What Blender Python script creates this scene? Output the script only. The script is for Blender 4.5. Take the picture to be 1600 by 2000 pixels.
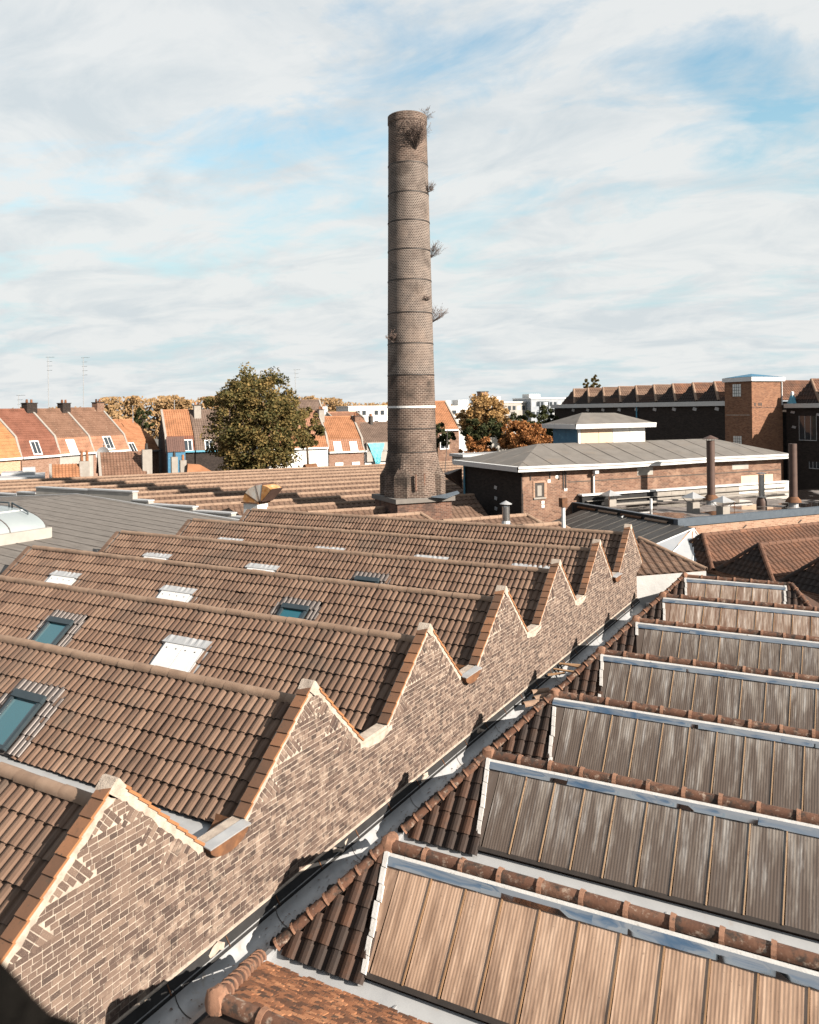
import bpy, bmesh, math, random
import numpy as np
from mathutils import Matrix, Vector
for o in list(bpy.data.objects): bpy.data.objects.remove(o)
S = bpy.context.scene; C = S.collection
R = math.radians; rnd = random.Random(7)
SUN_AZ, SUN_EL = R(-7), R(27)          # azimuth measured from +X towards +Y
# ------------------------------------------------------------------ camera
cam = bpy.data.cameras.new('camera'); co = bpy.data.objects.new('camera', cam); C.objects.link(co)
co.matrix_world = Matrix.Translation((0, 0, 12)) @ Matrix.Rotation(R(29.92), 4, 'Z') @ Matrix.Rotation(R(90), 4, 'X') @ Matrix.Rotation(R(-.805), 4, 'Z')
cam.sensor_fit = 'HORIZONTAL'; cam.sensor_width = 36; cam.lens = 36*1579/1600
cam.shift_y = -198.9/1600; cam.clip_start = .05; cam.clip_end = 3000
cam.dof.use_dof = True; cam.dof.focus_distance = 22; cam.dof.aperture_fstop = 3.2
S.camera = co
S.render.resolution_x, S.render.resolution_y = 819, 1024
S.view_settings.view_transform = 'Standard'; S.view_settings.look = 'None'
S.view_settings.exposure = 1.7; S.view_settings.gamma = 1
# ------------------------------------------------------------------ sky
w = bpy.data.worlds.new('World'); S.world = w; w.use_nodes = True
nt = w.node_tree; N = nt.nodes; L = nt.links; N.clear()
def nd(tree, t, **k):
    n = tree.nodes.new(t)
    for a, b in k.items():
        if a.startswith('i_'): n.inputs[a[2:].replace('_', ' ')].default_value = b
        else: setattr(n, a, b)
    return n
def ramp(tree, pts, interp='LINEAR'):
    n = tree.nodes.new('ShaderNodeValToRGB'); n.color_ramp.interpolation = interp
    e = n.color_ramp.elements
    while len(e) < len(pts): e.new(.5)
    for q, (p, c) in zip(e, pts):
        q.position = p; q.color = (*c, 1) if len(c) == 3 else c
    return n
def math_n(tree, op, a, b=None, clamp=False):
    n = tree.nodes.new('ShaderNodeMath'); n.operation = op; n.use_clamp = clamp
    for i, v in enumerate((a, b)):
        if v is None: continue
        if isinstance(v, (int, float)): n.inputs[i].default_value = v
        else: tree.links.new(v, n.inputs[i])
    return n.outputs[0]
def mixc(tree, f, a, b, mode='MIX'):
    n = tree.nodes.new('ShaderNodeMix'); n.data_type = 'RGBA'; n.blend_type = mode
    for i, v in ((0, f), (6, a), (7, b)):
        if isinstance(v, (int, float)): n.inputs[i].default_value = v
        elif isinstance(v, tuple): n.inputs[i].default_value = (*v, 1)
        else: tree.links.new(v, n.inputs[i])
    return n.outputs[2]
sky = nd(nt, 'ShaderNodeTexSky', sky_type='NISHITA', sun_disc=False, sun_elevation=SUN_EL, air_density=1.6, dust_density=1.2, ozone_density=2.0)
sky.sun_rotation = math.pi/2-SUN_AZ
tc = nd(nt, 'ShaderNodeTexCoord'); sp = nd(nt, 'ShaderNodeSeparateXYZ'); L.new(tc.outputs['Generated'], sp.inputs[0])
zz = math_n(nt, 'ADD', math_n(nt, 'MAXIMUM', sp.outputs[2], 0.0), .16)
cb_ = nd(nt, 'ShaderNodeCombineXYZ')
L.new(math_n(nt, 'DIVIDE', sp.outputs[0], zz), cb_.inputs[0]); L.new(math_n(nt, 'DIVIDE', sp.outputs[1], zz), cb_.inputs[1])
mp = nd(nt, 'ShaderNodeMapping'); mp.inputs['Rotation'].default_value = (0, 0, R(-24)); mp.inputs['Scale'].default_value = (.9, 1.2, 1); mp.inputs['Location'].default_value = (1.9, 6.3, 0)
L.new(cb_.outputs[0], mp.inputs[0])
n1 = nd(nt, 'ShaderNodeTexNoise', i_Scale=1.15, i_Detail=9.0, i_Roughness=.56, i_Distortion=.55); L.new(mp.outputs[0], n1.inputs[0])
n2 = nd(nt, 'ShaderNodeTexNoise', i_Scale=3.6, i_Detail=9.0, i_Roughness=.62, i_Distortion=.6); L.new(mp.outputs[0], n2.inputs[0])
cm = math_n(nt, 'ADD', math_n(nt, 'MULTIPLY', n1.outputs[0], .66), math_n(nt, 'MULTIPLY', n2.outputs[0], .34))
r1 = ramp(nt, [(.355, (0, 0, 0)), (.42, (.5, .5, .5)), (.49, (1, 1, 1))]); L.new(cm, r1.inputs[0])
n3 = nd(nt, 'ShaderNodeTexNoise', i_Scale=2.3, i_Detail=10.0, i_Roughness=.62, i_Distortion=.5); L.new(mp.outputs[0], n3.inputs[0])
r2 = ramp(nt, [(.36, (.80, .855, .885)), (.56, (1.0, 1.01, 1.0))]); L.new(n3.outputs[0], r2.inputs[0])
hz = ramp(nt, [(0.0, (1, 1, 1)), (.10, (1, 1, 1)), (.34, (0, 0, 0))]); L.new(sp.outputs[2], hz.inputs[0])
skyc = mixc(nt, 1.0, sky.outputs[0], (.066, .080, .080), 'MULTIPLY')
cl = mixc(nt, 1.0, r2.outputs[0], (.335, .335, .335), 'MULTIPLY')
base = mixc(nt, math_n(nt, 'MULTIPLY', hz.outputs[0], .92), skyc, (.222, .286, .315))
fac = math_n(nt, 'MULTIPLY', r1.outputs[0], .93)
allc = mixc(nt, fac, base, cl)
bg = nd(nt, 'ShaderNodeBackground'); bg.inputs[1].default_value = .78; L.new(allc, bg.inputs[0])
wo = nd(nt, 'ShaderNodeOutputWorld'); L.new(bg.outputs[0], wo.inputs[0])
# ------------------------------------------------------------------ sun
sl = bpy.data.lights.new('sun', 'SUN'); sl.energy = 5.0; sl.angle = R(.5); sl.color = (1, .89, .76)
so = bpy.data.objects.new('sun', sl); C.objects.link(so); so.location = (40, 0, 60)
sv = Vector((math.cos(SUN_EL)*math.cos(SUN_AZ), math.cos(SUN_EL)*math.sin(SUN_AZ), math.sin(SUN_EL)))
so.rotation_euler = sv.to_track_quat('Z', 'Y').to_euler()
# ------------------------------------------------------------------ materials
def newmat(name):
    m = bpy.data.materials.new(name); m.use_nodes = True; t = m.node_tree; t.nodes.clear()
    b = nd(t, 'ShaderNodeBsdfPrincipled'); o = nd(t, 'ShaderNodeOutputMaterial'); t.links.new(b.outputs[0], o.inputs[0])
    return m, t, b
def rand_fac(t):
    oi = nd(t, 'ShaderNodeObjectInfo'); ge = nd(t, 'ShaderNodeNewGeometry')
    return math_n(t, 'FRACT', math_n(t, 'ADD', oi.outputs['Random'], math_n(t, 'MULTIPLY', ge.outputs['Random Per Island'], 7.31)))
def coords(t, stretch=(1, 1, 1), scatter=True):
    c = nd(t, 'ShaderNodeTexCoord'); m = nd(t, 'ShaderNodeMapping'); m.inputs['Scale'].default_value = stretch
    if scatter:
        oi = nd(t, 'ShaderNodeObjectInfo'); cm = nd(t, 'ShaderNodeCombineXYZ'); k = math_n(t, 'MULTIPLY', oi.outputs['Random'], 37.)
        for i in range(3): t.links.new(k, cm.inputs[i])
        v = nd(t, 'ShaderNodeVectorMath', operation='ADD'); t.links.new(c.outputs['Object'], v.inputs[0]); t.links.new(cm.outputs[0], v.inputs[1])
        t.links.new(v.outputs[0], m.inputs[0])
    else: t.links.new(c.outputs['Object'], m.inputs[0])
    return m.outputs[0]
def bump(t, b, h, strength, dist=.02):
    n = nd(t, 'ShaderNodeBump'); n.inputs['Strength'].default_value = strength; n.inputs['Distance'].default_value = dist
    t.links.new(h, n.inputs['Height']); t.links.new(n.outputs[0], b.inputs['Normal'])
MATS = {}
AL = .72
def dk(c): return tuple(x*AL for x in c)
def mat(name, cols, rough=.85, scale=4., isl=.5, bmp=.25, bscale=40., metal=0., spec=.3, stretch=(1, 1, 1), spots=None, spots2=None, scatter=True, bdist=.01, trans=0, grime=None):
    m, t, b = newmat(name); v = coords(t, stretch, scatter)
    n = nd(t, 'ShaderNodeTexNoise', i_Scale=scale, i_Detail=7.0, i_Roughness=.62); t.links.new(v, n.inputs[0])
    nf = math_n(t, 'MULTIPLY_ADD', n.outputs[0], 2.2, True); t.nodes[-1].inputs[2].default_value = -.6
    f = mixc(t, isl, nf, rand_fac(t)) if isl else nf
    cols = [dk(c) for c in cols]; k = len(cols)
    r = ramp(t, [(i/(k-1) if k > 1 else 0, c) for i, c in enumerate(cols)]); t.links.new(f, r.inputs[0])
    col = r.outputs[0]
    for s in (spots, spots2, grime):
        if s:
            c, sc, lo, hi = s[:4]
            q = nd(t, 'ShaderNodeTexNoise', i_Scale=sc, i_Detail=6.0, i_Roughness=.7); 
            vv = v
            if len(s) > 4:
                mm = nd(t, 'ShaderNodeMapping'); mm.inputs['Scale'].default_value = s[4]; t.links.new(v, mm.inputs[0]); vv = mm.outputs[0]
            t.links.new(vv, q.inputs[0])
            qr = ramp(t, [(lo, (0, 0, 0)), (hi, (1, 1, 1))]); t.links.new(q.outputs[0], qr.inputs[0])
            col = mixc(t, qr.outputs[0], col, c)
    t.links.new(col, b.inputs['Base Color'])
    b.inputs['Roughness'].default_value = rough; b.inputs['Metallic'].default_value = metal; b.inputs['Specular IOR Level'].default_value = spec
    if bmp:
        q = nd(t, 'ShaderNodeTexNoise', i_Scale=bscale, i_Detail=5.0, i_Roughness=.7); t.links.new(v, q.inputs[0]); bump(t, b, q.outputs[0], bmp, bdist)
    MATS[name] = m; return m
def brickmat(name, cols, mortar, bw=.22, bh=.075, ms=.010, blotch=None, uv=False, bmp=.5, soot=None):
    m, t, b = newmat(name); cols = [dk(c) for c in cols]; mortar = dk(mortar)
    c = nd(t, 'ShaderNodeTexCoord')
    if uv:
        v = c.outputs['UV']; pos = c.outputs['Object']
    else:
        pos = c.outputs['Object']; s = nd(t, 'ShaderNodeSeparateXYZ'); t.links.new(pos, s.inputs[0])
        sn = nd(t, 'ShaderNodeSeparateXYZ'); t.links.new(c.outputs['Normal'], sn.inputs[0])
        g = math_n(t, 'GREATER_THAN', math_n(t, 'ABSOLUTE', sn.outputs[0]), .6)
        u = math_n(t, 'ADD', math_n(t, 'MULTIPLY', g, s.outputs[1]), math_n(t, 'MULTIPLY', math_n(t, 'SUBTRACT', 1., g), s.outputs[0]))
        cc = nd(t, 'ShaderNodeCombineXYZ'); t.links.new(u, cc.inputs[0]); t.links.new(s.outputs[2], cc.inputs[1]); v = cc.outputs[0]
    br = nd(t, 'ShaderNodeTexBrick'); br.offset = .5
    for k_, q in (('Scale', 1.), ('Mortar Size', ms), ('Mortar Smooth', .3), ('Brick Width', bw), ('Row Height', bh), ('Bias', 0.)): br.inputs[k_].default_value = q
    br.inputs['Color1'].default_value = (0, 0, 0, 1); br.inputs['Color2'].default_value = (1, 1, 1, 1); br.inputs['Mortar'].default_value = (.5, .5, .5, 1)
    t.links.new(v, br.inputs[0])
    n = nd(t, 'ShaderNodeTexNoise', i_Scale=1.3, i_Detail=6.0, i_Roughness=.65); t.links.new(pos, n.inputs[0])
    f = mixc(t, .45, br.outputs['Color'], n.outputs[0])
    k = len(cols); r = ramp(t, [(.15+.7*i/(k-1), c_) for i, c_ in enumerate(cols)]); t.links.new(f, r.inputs[0])
    nm = nd(t, 'ShaderNodeTexNoise', i_Scale=2.2, i_Detail=5.0); t.links.new(pos, nm.inputs[0])
    mf = math_n(t, 'MULTIPLY', br.outputs['Fac'], math_n(t, 'MULTIPLY_ADD', nm.outputs[0], 1.2, True)); t.nodes[-2].inputs[2].default_value = .3
    col = mixc(t, mf, r.outputs[0], mortar)
    for s in (blotch, soot):
        if s:
            c_, sc, lo, hi = s[:4]
            q = nd(t, 'ShaderNodeTexNoise', i_Scale=sc, i_Detail=6.0, i_Roughness=.65); t.links.new(pos, q.inputs[0])
            qr = ramp(t, [(lo, (0, 0, 0)), (hi, (1, 1, 1))]); t.links.new(q.outputs[0], qr.inputs[0])
            col = mixc(t, math_n(t, 'MULTIPLY', qr.outputs[0], s[4]), col, c_)
    t.links.new(col, b.inputs['Base Color']); b.inputs['Roughness'].default_value = .9; b.inputs['Specular IOR Level'].default_value = .2
    bump(t, b, math_n(t, 'SUBTRACT', 1., br.outputs['Fac']), bmp, .012)
    MATS[name] = m; return m
mat('tile_tan', [(.074, .043, .030), (.128, .078, .054), (.182, .118, .084)], scale=2.5, isl=.55, bmp=.35, bscale=60, spots=((.05, .036, .028), 30, .62, .74), spots2=((.30, .25, .20), 40, .69, .75), grime=((.055, .040, .031), .55, .52, .74))
mat('tile_edge_shade', [(.018, .014, .012), (.03, .022, .018)], isl=.3, bmp=0)  # lower lips darkened: shadow gap between courses painted in, plus grime
mat('ridge_tan', [(.16, .105, .075), (.23, .155, .11), (.29, .205, .15)], scale=5, isl=.35, bmp=.4, bscale=70, spots=((.09, .062, .05), 18, .6, .72))
mat('verge_clay', [(.085, .05, .034), (.17, .085, .048), (.30, .14, .07)], scale=3, isl=.75, bmp=.3, spots=((.05, .04, .03), 14, .58, .7))
mat('orange_clay', [(.20, .09, .04), (.34, .15, .06)], scale=8, isl=.5)
mat('mortar', [(.25, .205, .17), (.38, .32, .27), (.48, .42, .355)], scale=6, isl=0, bmp=.7, bscale=45, bdist=.02, scatter=False)
mat('brick_old', [(.036, .026, .023), (.078, .052, .043), (.125, .085, .067), (.22, .16, .125)], scale=9, isl=.72, bmp=.5, bscale=55, spots=((.30, .23, .18), 5.5, .54, .80), spots2=((.05, .036, .032), 16, .6, .7), rough=.95)
mat('brick_joined', [(.036, .026, .023), (.078, .052, .043), (.128, .088, .07), (.23, .17, .135)], scale=3, isl=.72, bmp=.5, bscale=55, spots=((.26, .205, .165), 5, .52, .74), spots2=((.05, .036, .032), 16, .6, .7), rough=.95, scatter=False)
mat('zinc', [(.25, .26, .275), (.35, .36, .375), (.45, .46, .47)], rough=.5, scale=2.2, isl=.15, bmp=.08, metal=.35, spec=.5, spots=((.20, .17, .14), 3, .58, .75), scatter=False)
mat('zinc_bright', [(.33, .34, .355), (.42, .43, .44)], rough=.5, scale=3, isl=.2, bmp=.08, metal=.15, spec=.5, spots=((.24, .20, .165), 4, .6, .8), scatter=False)
mat('bitumen', [(.012, .012, .013), (.025, .025, .026)], rough=.9, isl=0, bmp=.4, scatter=False)
mat('white_paint', [(.55, .555, .56), (.66, .665, .67)], rough=.6, scale=5, isl=.2, bmp=.1, spots=((.30, .27, .235), 7, .64, .76))
mat('white_worn', [(.42, .41, .395), (.58, .575, .57)], rough=.8, scale=8, isl=.3, bmp=.5, spots=((.10, .075, .055), 12, .62, .70))
mat('rust', [(.06, .032, .021), (.12, .055, .027), (.22, .10, .042)], scale=6, isl=.2, bmp=.3)
mat('duct_rust', [(.26, .10, .03), (.42, .20, .065), (.52, .38, .25)], scale=3.5, isl=0, bmp=.2)
mat('rust_white', [(.34, .14, .05), (.55, .42, .32), (.60, .56, .51), (.62, .6, .57)], scale=2.2, isl=0, bmp=.2, stretch=(1, 1, .5))
mat('clay_ridge', [(.058, .028, .019), (.11, .052, .032), (.17, .092, .06)], scale=5, isl=.45, bmp=.5, bscale=40, spots=((.26, .21, .17), 9, .55, .70), spots2=((.028, .02, .016), 6, .50, .62), rough=.9)
mat('clay_collar', [(.15, .075, .046), (.26, .14, .09)], scale=9, isl=.3, bmp=.5, spots=((.05, .035, .026), 13, .56, .66))
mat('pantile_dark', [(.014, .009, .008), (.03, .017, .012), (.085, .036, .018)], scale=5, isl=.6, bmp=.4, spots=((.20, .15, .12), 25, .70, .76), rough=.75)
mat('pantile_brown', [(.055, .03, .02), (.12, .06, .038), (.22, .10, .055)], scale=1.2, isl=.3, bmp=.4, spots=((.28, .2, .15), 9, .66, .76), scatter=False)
mat('plain_orange', [(.032, .02, .015), (.15, .062, .03), (.25, .105, .05), (.42, .20, .10)], scale=7, isl=.8, bmp=.4, spots=((.04, .028, .02), 9, .54, .64))
mat('bar_tan', [(.20, .115, .06), (.30, .18, .10)], scale=6, isl=.3, bmp=.1)
mat('bar_pale', [(.26, .17, .10), (.37, .255, .165)], scale=6, isl=.3, bmp=.1, spots=((.12, .06, .035), 9, .58, .7))
mat('foil', [(.55, .56, .58), (.68, .68, .69)], rough=.08, metal=1., scale=2, isl=.2, bmp=0, bscale=1.6, bdist=.22, stretch=(1, 1, 1), scatter=False)
def glazing(name, cols, dirt, lo, hi, streak):
    m, t, b = newmat(name); v = coords(t)
    mm = nd(t, 'ShaderNodeMapping'); mm.inputs['Scale'].default_value = (6, .55, 1); t.links.new(v, mm.inputs[0])
    n = nd(t, 'ShaderNodeTexNoise', i_Scale=2.2, i_Detail=6.0, i_Roughness=.6); t.links.new(mm.outputs[0], n.inputs[0])
    r = ramp(t, [(.3, cols[0]), (.5, cols[1]), (.68, cols[2])]); t.links.new(n.outputs[0], r.inputs[0])
    m2 = nd(t, 'ShaderNodeMapping'); m2.inputs['Scale'].default_value = (5.5, .75, 1); t.links.new(v, m2.inputs[0])
    n2_ = nd(t, 'ShaderNodeTexNoise', i_Scale=1.5, i_Detail=7.0, i_Roughness=.66, i_Distortion=.15); t.links.new(m2.outputs[0], n2_.inputs[0])
    c_ = nd(t, 'ShaderNodeTexCoord'); s_ = nd(t, 'ShaderNodeSeparateXYZ'); t.links.new(c_.outputs['Object'], s_.inputs[0])
    df = math_n(t, 'ADD', n2_.outputs[0], math_n(t, 'MULTIPLY', s_.outputs[1], streak))
    q = ramp(t, [(lo, (0, 0, 0)), (hi, (1, 1, 1))]); t.links.new(df, q.inputs[0])
    col = mixc(t, math_n(t, 'MULTIPLY', q.outputs[0], .85), r.outputs[0], dirt)
    sp_ = nd(t, 'ShaderNodeTexNoise', i_Scale=26., i_Detail=3.0); t.links.new(v, sp_.inputs[0])
    sr = ramp(t, [(.68, (0, 0, 0)), (.74, (1, 1, 1))]); t.links.new(sp_.outputs[0], sr.inputs[0])
    col = mixc(t, math_n(t, 'MULTIPLY', sr.outputs[0], .5), col, (.045, .026, .017))
    t.links.new(col, b.inputs['Base Color']); b.inputs['Roughness'].default_value = .32; b.inputs['Specular IOR Level'].default_value = .5
    MATS[name] = m
glazing('glaze_tan', [(.17, .108, .072), (.265, .178, .125), (.345, .245, .18)], (.11, .066, .043), .50, .74, .10)
glazing('glaze_grey', [(.10, .082, .069), (.15, .13, .113), (.235, .228, .222)], (.052, .036, .027), .44, .62, .16)
glazing('glaze_pale', [(.13, .092, .068), (.23, .18, .146), (.36, .32, .29)], (.10, .055, .034), .44, .62, .05)
mat('grey_felt', [(.10, .09, .082), (.14, .126, .115), (.175, .158, .144)], scale=1.2, isl=0, bmp=.3, bscale=30, stretch=(1, 5, 1), scatter=False, grime=((.055, .046, .04), .8, .56, .72))
mat('hip_felt', [(.10, .091, .083), (.138, .127, .117), (.17, .158, .147)], scale=1.5, isl=.25, bmp=.2, scatter=False, grime=((.11, .095, .082), 1.2, .55, .7))
mat('skylight_poly', [(.22, .255, .27), (.27, .305, .315)], rough=.25, scale=1, isl=.1, bmp=0, spec=.5)
m, t, b = newmat('glass_teal'); b.inputs['Base Color'].default_value = (.006, .065, .085, 1); b.inputs['Roughness'].default_value = .03; b.inputs['Specular IOR Level'].default_value = 1.; b.inputs['Coat Weight'].default_value = .8; b.inputs['Coat Roughness'].default_value = .02; MATS['glass_teal'] = m
m, t, b = newmat('glass_dark'); b.inputs['Base Color'].default_value = (.02, .025, .03, 1); b.inputs['Roughness'].default_value = .06; b.inputs['Specular IOR Level'].default_value = .8; MATS['glass_dark'] = m
m, t, b = newmat('glass_pale'); b.inputs['Base Color'].default_value = (.42, .43, .42, 1); b.inputs['Roughness'].default_value = .12; b.inputs['Specular IOR Level'].default_value = .6; MATS['glass_pale'] = m
mat('frame_dark', [(.03, .045, .055), (.045, .06, .07)], rough=.4, isl=0, bmp=0, metal=.2)
mat('flash_lilac', [(.088, .074, .069), (.13, .113, .107)], rough=.5, scale=4, isl=.2, bmp=.1, metal=.2)
brickmat('chimney_brick', [(.028, .021, .019), (.052, .037, .032), (.085, .062, .053)], (.27, .232, .205), bw=.125, bh=.078, ms=.016, uv=True, blotch=((.17, .125, .10), .55, .50, .68, .45), soot=((.026, .020, .017), .9, .50, .66, .6))
brickmat('chimney_base', [(.045, .03, .025), (.085, .055, .043), (.13, .088, .07)], (.24, .195, .165), bw=.20, bh=.088, ms=.015, uv=True, soot=((.018, .015, .013), .5, .47, .60, .75))
brickmat('spur_brick', [(.04, .028, .024), (.075, .05, .04), (.11, .075, .06)], (.22, .18, .15), bw=.20, bh=.088, ms=.015, soot=((.018, .015, .013), .7, .47, .60, .75))
brickmat('plinth_brick', [(.06, .03, .024), (.12, .06, .042), (.19, .10, .07)], (.20, .15, .12), soot=((.03, .022, .02), 1.1, .5, .62, .7))
brickmat('red_brick', [(.075, .038, .027), (.14, .07, .046), (.21, .115, .078)], (.25, .19, .15), blotch=((.27, .18, .13), 1.4, .5, .7, .6), soot=((.06, .032, .024), .7, .56, .7, .7))
brickmat('tan_brick', [(.22, .12, .08), (.30, .18, .125), (.36, .235, .17)], (.38, .29, .22), blotch=((.16, .08, .05), 2, .58, .7, .5))
brickmat('tower_brick', [(.12, .056, .033), (.20, .095, .054), (.27, .138, .08)], (.20, .13, .095), soot=((.09, .045, .03), .9, .6, .74, .6))
brickmat('black_brick', [(.014, .011, .010), (.025, .019, .017), (.04, .03, .026)], (.045, .036, .032), ms=.008)  # near-black brick; on unlit walls its colour stands in for shade
brickmat('house_brick', [(.15, .075, .05), (.22, .12, .085), (.29, .175, .13)], (.30, .23, .18))
brickmat('peach_brick', [(.36, .20, .12), (.45, .27, .17), (.5, .32, .22)], (.5, .38, .29))
mat('render_white', [(.58, .575, .565), (.68, .675, .665)], scale=1.5, isl=0, bmp=.1, spots=((.45, .41, .36), 2.5, .56, .75))
mat('render_grey', [(.26, .245, .225), (.36, .34, .315)], scale=1.5, isl=0, bmp=.2)
for nme, c in (('tile_red', (.165, .066, .042)), ('tile_orange', (.29, .132, .066)), ('tile_salmon', (.27, .138, .086)), ('tile_yellow', (.33, .158, .07)), ('tile_moss', (.155, .085, .056)), ('tile_greyb', (.135, .094, .074))):
    mat(nme, [tuple(x*.62 for x in c), c, tuple(min(1, x*1.22+.012) for x in c)], scale=1.1, isl=.12, bmp=.2, scatter=False, spots=(tuple(x*.45 for x in c), 3.0, .60, .72), spots2=(((.32, .26, .2), 5., .62, .72) if nme == 'tile_moss' else None))
mat('metal_brown', [(.07, .035, .028), (.11, .055, .042)], rough=.6, isl=.2, bmp=0)
mat('metal_dark', [(.02, .019, .019), (.04, .038, .037), (.085, .08, .076)], rough=.6, scale=1.5, isl=.2, bmp=.1, metal=0., stretch=(.6, 6, 1), scatter=False)
mat('steel', [(.35, .35, .35), (.5, .5, .5)], rough=.28, metal=.9, isl=0, bmp=.05)
mat('flue_brown', [(.055, .032, .026), (.10, .06, .048)], rough=.6, scale=3, isl=0, bmp=.2)
mat('blue_paint', [(.02, .10, .19), (.05, .17, .27)], rough=.6, scale=3, isl=0, bmp=.2, spots=((.16, .26, .32), 6, .6, .7))
mat('blue_pipe', [(.06, .22, .32), (.09, .28, .38)], rough=.5, isl=0, bmp=0)
mat('cyan_tarp', [(.10, .45, .55), (.2, .6, .7)], rough=.6, scale=3, isl=0, bmp=.6, bscale=4, bdist=.2)
mat('beige_board', [(.50, .36, .26), (.58, .43, .32)], scale=1.2, isl=.3, bmp=.05, spots=((.42, .25, .13), 2.0, .62, .74))
mat('white_board', [(.60, .585, .55), (.68, .665, .635)], scale=2, isl=.3, bmp=.05, spots=((.52, .47, .4), 4, .58, .7))
mat('slate_cap', [(.075, .095, .12), (.11, .135, .165)], rough=.45, isl=0, bmp=.05, metal=.3)
mat('stone_slab', [(.11, .10, .093), (.17, .155, .143)], scale=3, isl=.2, bmp=.4)
mat('concrete', [(.22, .20, .18), (.30, .28, .255)], scale=3, isl=.2, bmp=.3)
mat('iron', [(.02, .018, .017), (.045, .035, .03)], rough=.6, isl=0, bmp=.1)
mat('wood', [(.24, .14, .075), (.38, .235, .13)], scale=4, isl=.4, stretch=(1, 9, 9), bmp=.3)
mat('ground', [(.10, .095, .085), (.16, .15, .135)], scale=.3, isl=0, bmp=.2, scatter=False)
mat('membrane', [(.36, .365, .37), (.47, .47, .465)], rough=.6, scale=1.1, isl=0, bmp=.25, bscale=6, bdist=.06, scatter=False, spots=((.27, .25, .225), 2, .55, .72))
mat('ledge_moss_shade', [(.004, .004, .004), (.012, .011, .010)], scale=20, isl=0, bmp=1, bscale=60, bdist=.02, scatter=False, spec=0.)  # near-black: the ledge's shadow is put into the surface colour
mat('bark', [(.05, .035, .025), (.09, .065, .045)], scale=6, isl=0, bmp=.6, stretch=(3, 3, .5))
mat('twig', [(.08, .06, .052), (.14, .11, .098)], isl=.3, bmp=0)
mat('glass_block', [(.22, .255, .30), (.40, .40, .40)], rough=.2, scale=1, isl=.4, bmp=.1, spec=.6)
# flat bitumen roof with standing water
m, t, b = newmat('wet_roof'); v = coords(t, (1, 1, 1), False)
n = nd(t, 'ShaderNodeTexNoise', i_Scale=.42, i_Detail=3.0, i_Roughness=.45); t.links.new(v, n.inputs[0])
q = ramp(t, [(.44, (0, 0, 0)), (.48, (1, 1, 1))]); t.links.new(n.outputs[0], q.inputs[0])
n_ = nd(t, 'ShaderNodeTexNoise', i_Scale=3., i_Detail=6.0); t.links.new(v, n_.inputs[0])
r = ramp(t, [(.35, (.06, .05, .045)), (.65, (.15, .13, .12))]); t.links.new(n_.outputs[0], r.inputs[0])
t.links.new(mixc(t, q.outputs[0], r.outputs[0], (.018, .015, .014)), b.inputs['Base Color'])
t.links.new(math_n(t, 'SUBTRACT', .75, math_n(t, 'MULTIPLY', q.outputs[0], .72)), b.inputs['Roughness']); b.inputs['Specular IOR Level'].default_value = .6
MATS['wet_roof'] = m
def leafmat(name, cols):
    m, t, b = newmat(name); ge = nd(t, 'ShaderNodeNewGeometry'); v = coords(t, (1, 1, 1), False)
    n = nd(t, 'ShaderNodeTexNoise', i_Scale=.55, i_Detail=4.0); t.links.new(v, n.inputs[0])
    nf = math_n(t, 'MULTIPLY_ADD', n.outputs[0], 2.4, True); t.nodes[-1].inputs[2].default_value = -.7
    f = mixc(t, .5, nf, ge.outputs['Random Per Island'])
    r = ramp(t, [(i/(len(cols)-1), c) for i, c in enumerate(cols)]); t.links.new(f, r.inputs[0])
    t.links.new(r.outputs[0], b.inputs['Base Color']); b.inputs['Roughness'].default_value = .7; b.inputs['Specular IOR Level'].default_value = .15
    tr = nd(t, 'ShaderNodeBsdfTranslucent'); t.links.new(r.outputs[0], tr.inputs[0]); mx = nd(t, 'ShaderNodeMixShader'); mx.inputs[0].default_value = .28
    t.links.new(b.outputs[0], mx.inputs[1]); t.links.new(tr.outputs[0], mx.inputs[2])
    o = [x for x in t.nodes if x.type == 'OUTPUT_MATERIAL'][0]; t.links.new(mx.outputs[0], o.inputs[0]); MATS[name] = m
leafmat('leaf_maple', [(.030, .034, .013), (.058, .056, .020), (.15, .108, .04), (.26, .17, .066)])
leafmat('leaf_orange', [(.12, .05, .02), (.235, .10, .036), (.32, .165, .065)])
leafmat('leaf_gold', [(.17, .10, .04), (.30, .185, .075), (.37, .245, .12)])
leafmat('leaf_green', [(.018, .024, .011), (.035, .042, .017), (.07, .065, .025)])
leafmat('leaf_far', [(.12, .08, .035), (.23, .145, .07), (.30, .20, .11)])
leafmat('leaf_dry', [(.085, .062, .052), (.15, .11, .095), (.20, .155, .135)])
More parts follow.
